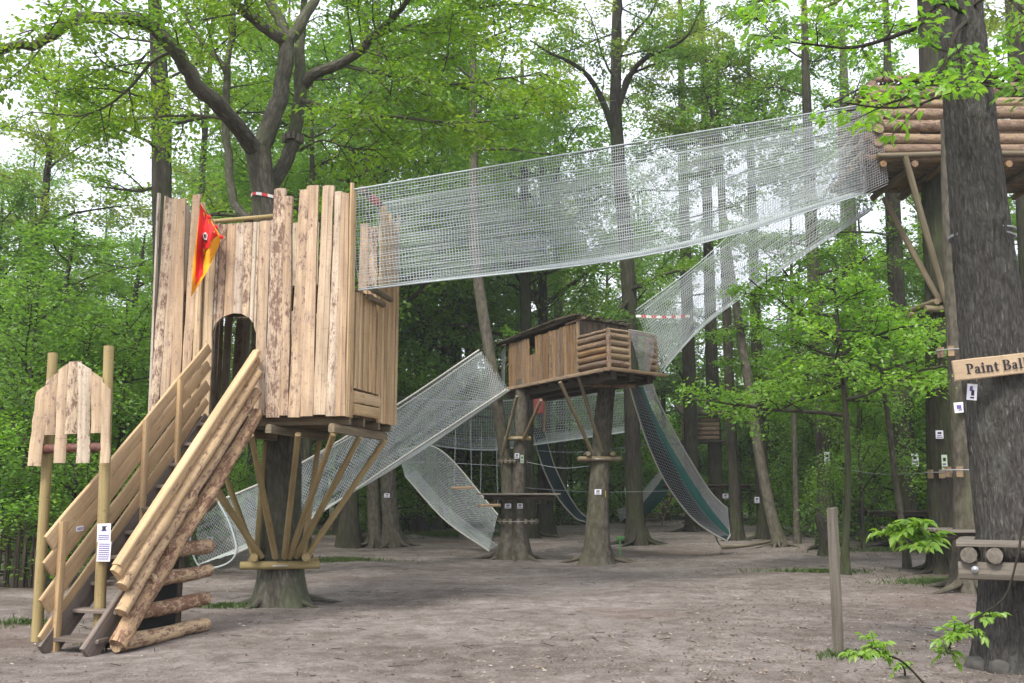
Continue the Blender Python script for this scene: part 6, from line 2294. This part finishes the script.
SUN_EL, SUN_AZ = rad(52), rad(205)      # direction the light comes from, compass style (0 = +Y, clockwise)
w = bpy.data.worlds.new('World')
SC.world = w
w.use_nodes = True
nt = w.node_tree
nt.nodes.clear()
sky = nt.nodes.new('ShaderNodeTexSky')
sky.sky_type = 'NISHITA'
sky.sun_disc = False
sky.sun_elevation = SUN_EL
sky.sun_rotation = SUN_AZ
sky.air_density = 1.0
sky.dust_density = 6.0
sky.ozone_density = 1.0
hs = nt.nodes.new('ShaderNodeHueSaturation')
hs.inputs['Saturation'].default_value = 0.35
mixw = nt.nodes.new('ShaderNodeMix')
mixw.data_type = 'RGBA'
mixw.inputs[0].default_value = 0.55
mixw.inputs[7].default_value = (10.4, 10.8, 12.4, 1)      # thin bright overcast veil
bg = nt.nodes.new('ShaderNodeBackground')
bg.inputs[1].default_value = 0.10
ow = nt.nodes.new('ShaderNodeOutputWorld')
nt.links.new(sky.outputs[0], hs.inputs['Color'])
nt.links.new(hs.outputs[0], mixw.inputs[6])
nt.links.new(mixw.outputs[2], bg.inputs[0])
nt.links.new(bg.outputs[0], ow.inputs[0])

sl = bpy.data.lights.new('sun', 'SUN')
sl.energy = 2.0
sl.angle = rad(14)
sl.color = (1.0, 0.95, 0.88)
so = bpy.data.objects.new('sun', sl)
C.objects.link(so)
dv = Vector((math.sin(SUN_AZ) * math.cos(SUN_EL), math.cos(SUN_AZ) * math.cos(SUN_EL), math.sin(SUN_EL)))
so.rotation_euler = dv.to_track_quat('Z', 'Y').to_euler()
so.location = (0, 0, 30)

SC.view_settings.view_transform = 'Standard'
SC.view_settings.look = 'None'
SC.view_settings.exposure = 1.12
SC.view_settings.gamma = 1.0
SC.view_settings.use_curve_mapping = False
SC.render.film_transparent = False
cy = SC.cycles
cy.max_bounces = 7
cy.diffuse_bounces = 4
cy.glossy_bounces = 2
cy.transmission_bounces = 6
cy.transparent_max_bounces = 4
cy.use_adaptive_sampling = True
cy.adaptive_threshold = 0.03
cy.use_denoising = True
cy.denoiser = 'OPENIMAGEDENOISE'
cy.denoising_input_passes = 'RGB_ALBEDO_NORMAL'
cy.sample_clamp_indirect = 6.0
cy.caustics_reflective = False
cy.caustics_refractive = False



# ------------------------------------------------------------------ forest air
def air():
    mb = MB()
    x0, x1, y0, y1, z0, z1 = -150, 150, -15, 150, -1.2, 32
    v = [(x0, y0, z0), (x1, y0, z0), (x1, y1, z0), (x0, y1, z0), (x0, y0, z1), (x1, y0, z1), (x1, y1, z1), (x0, y1, z1)]
    mb.add(np.array(v, float), np.array([(0, 3, 2, 1), (4, 5, 6, 7), (0, 1, 5, 4), (1, 2, 6, 5), (2, 3, 7, 6), (3, 0, 4, 7)]))
    m = bpy.data.materials.new('haze_air')
    m.use_nodes = True
    n = m.node_tree
    n.nodes.clear()
    v_ = n.nodes.new('ShaderNodeVolumePrincipled')
    v_.inputs['Color'].default_value = (0.9, 0.94, 0.92, 1)
    v_.inputs['Density'].default_value = 0.0010
    v_.inputs['Anisotropy'].default_value = 0.2
    o_ = n.nodes.new('ShaderNodeOutputMaterial')
    n.links.new(v_.outputs[0], o_.inputs['Volume'])
    o = mb.build('haze', m)
    o['kind'] = 'stuff'


air()
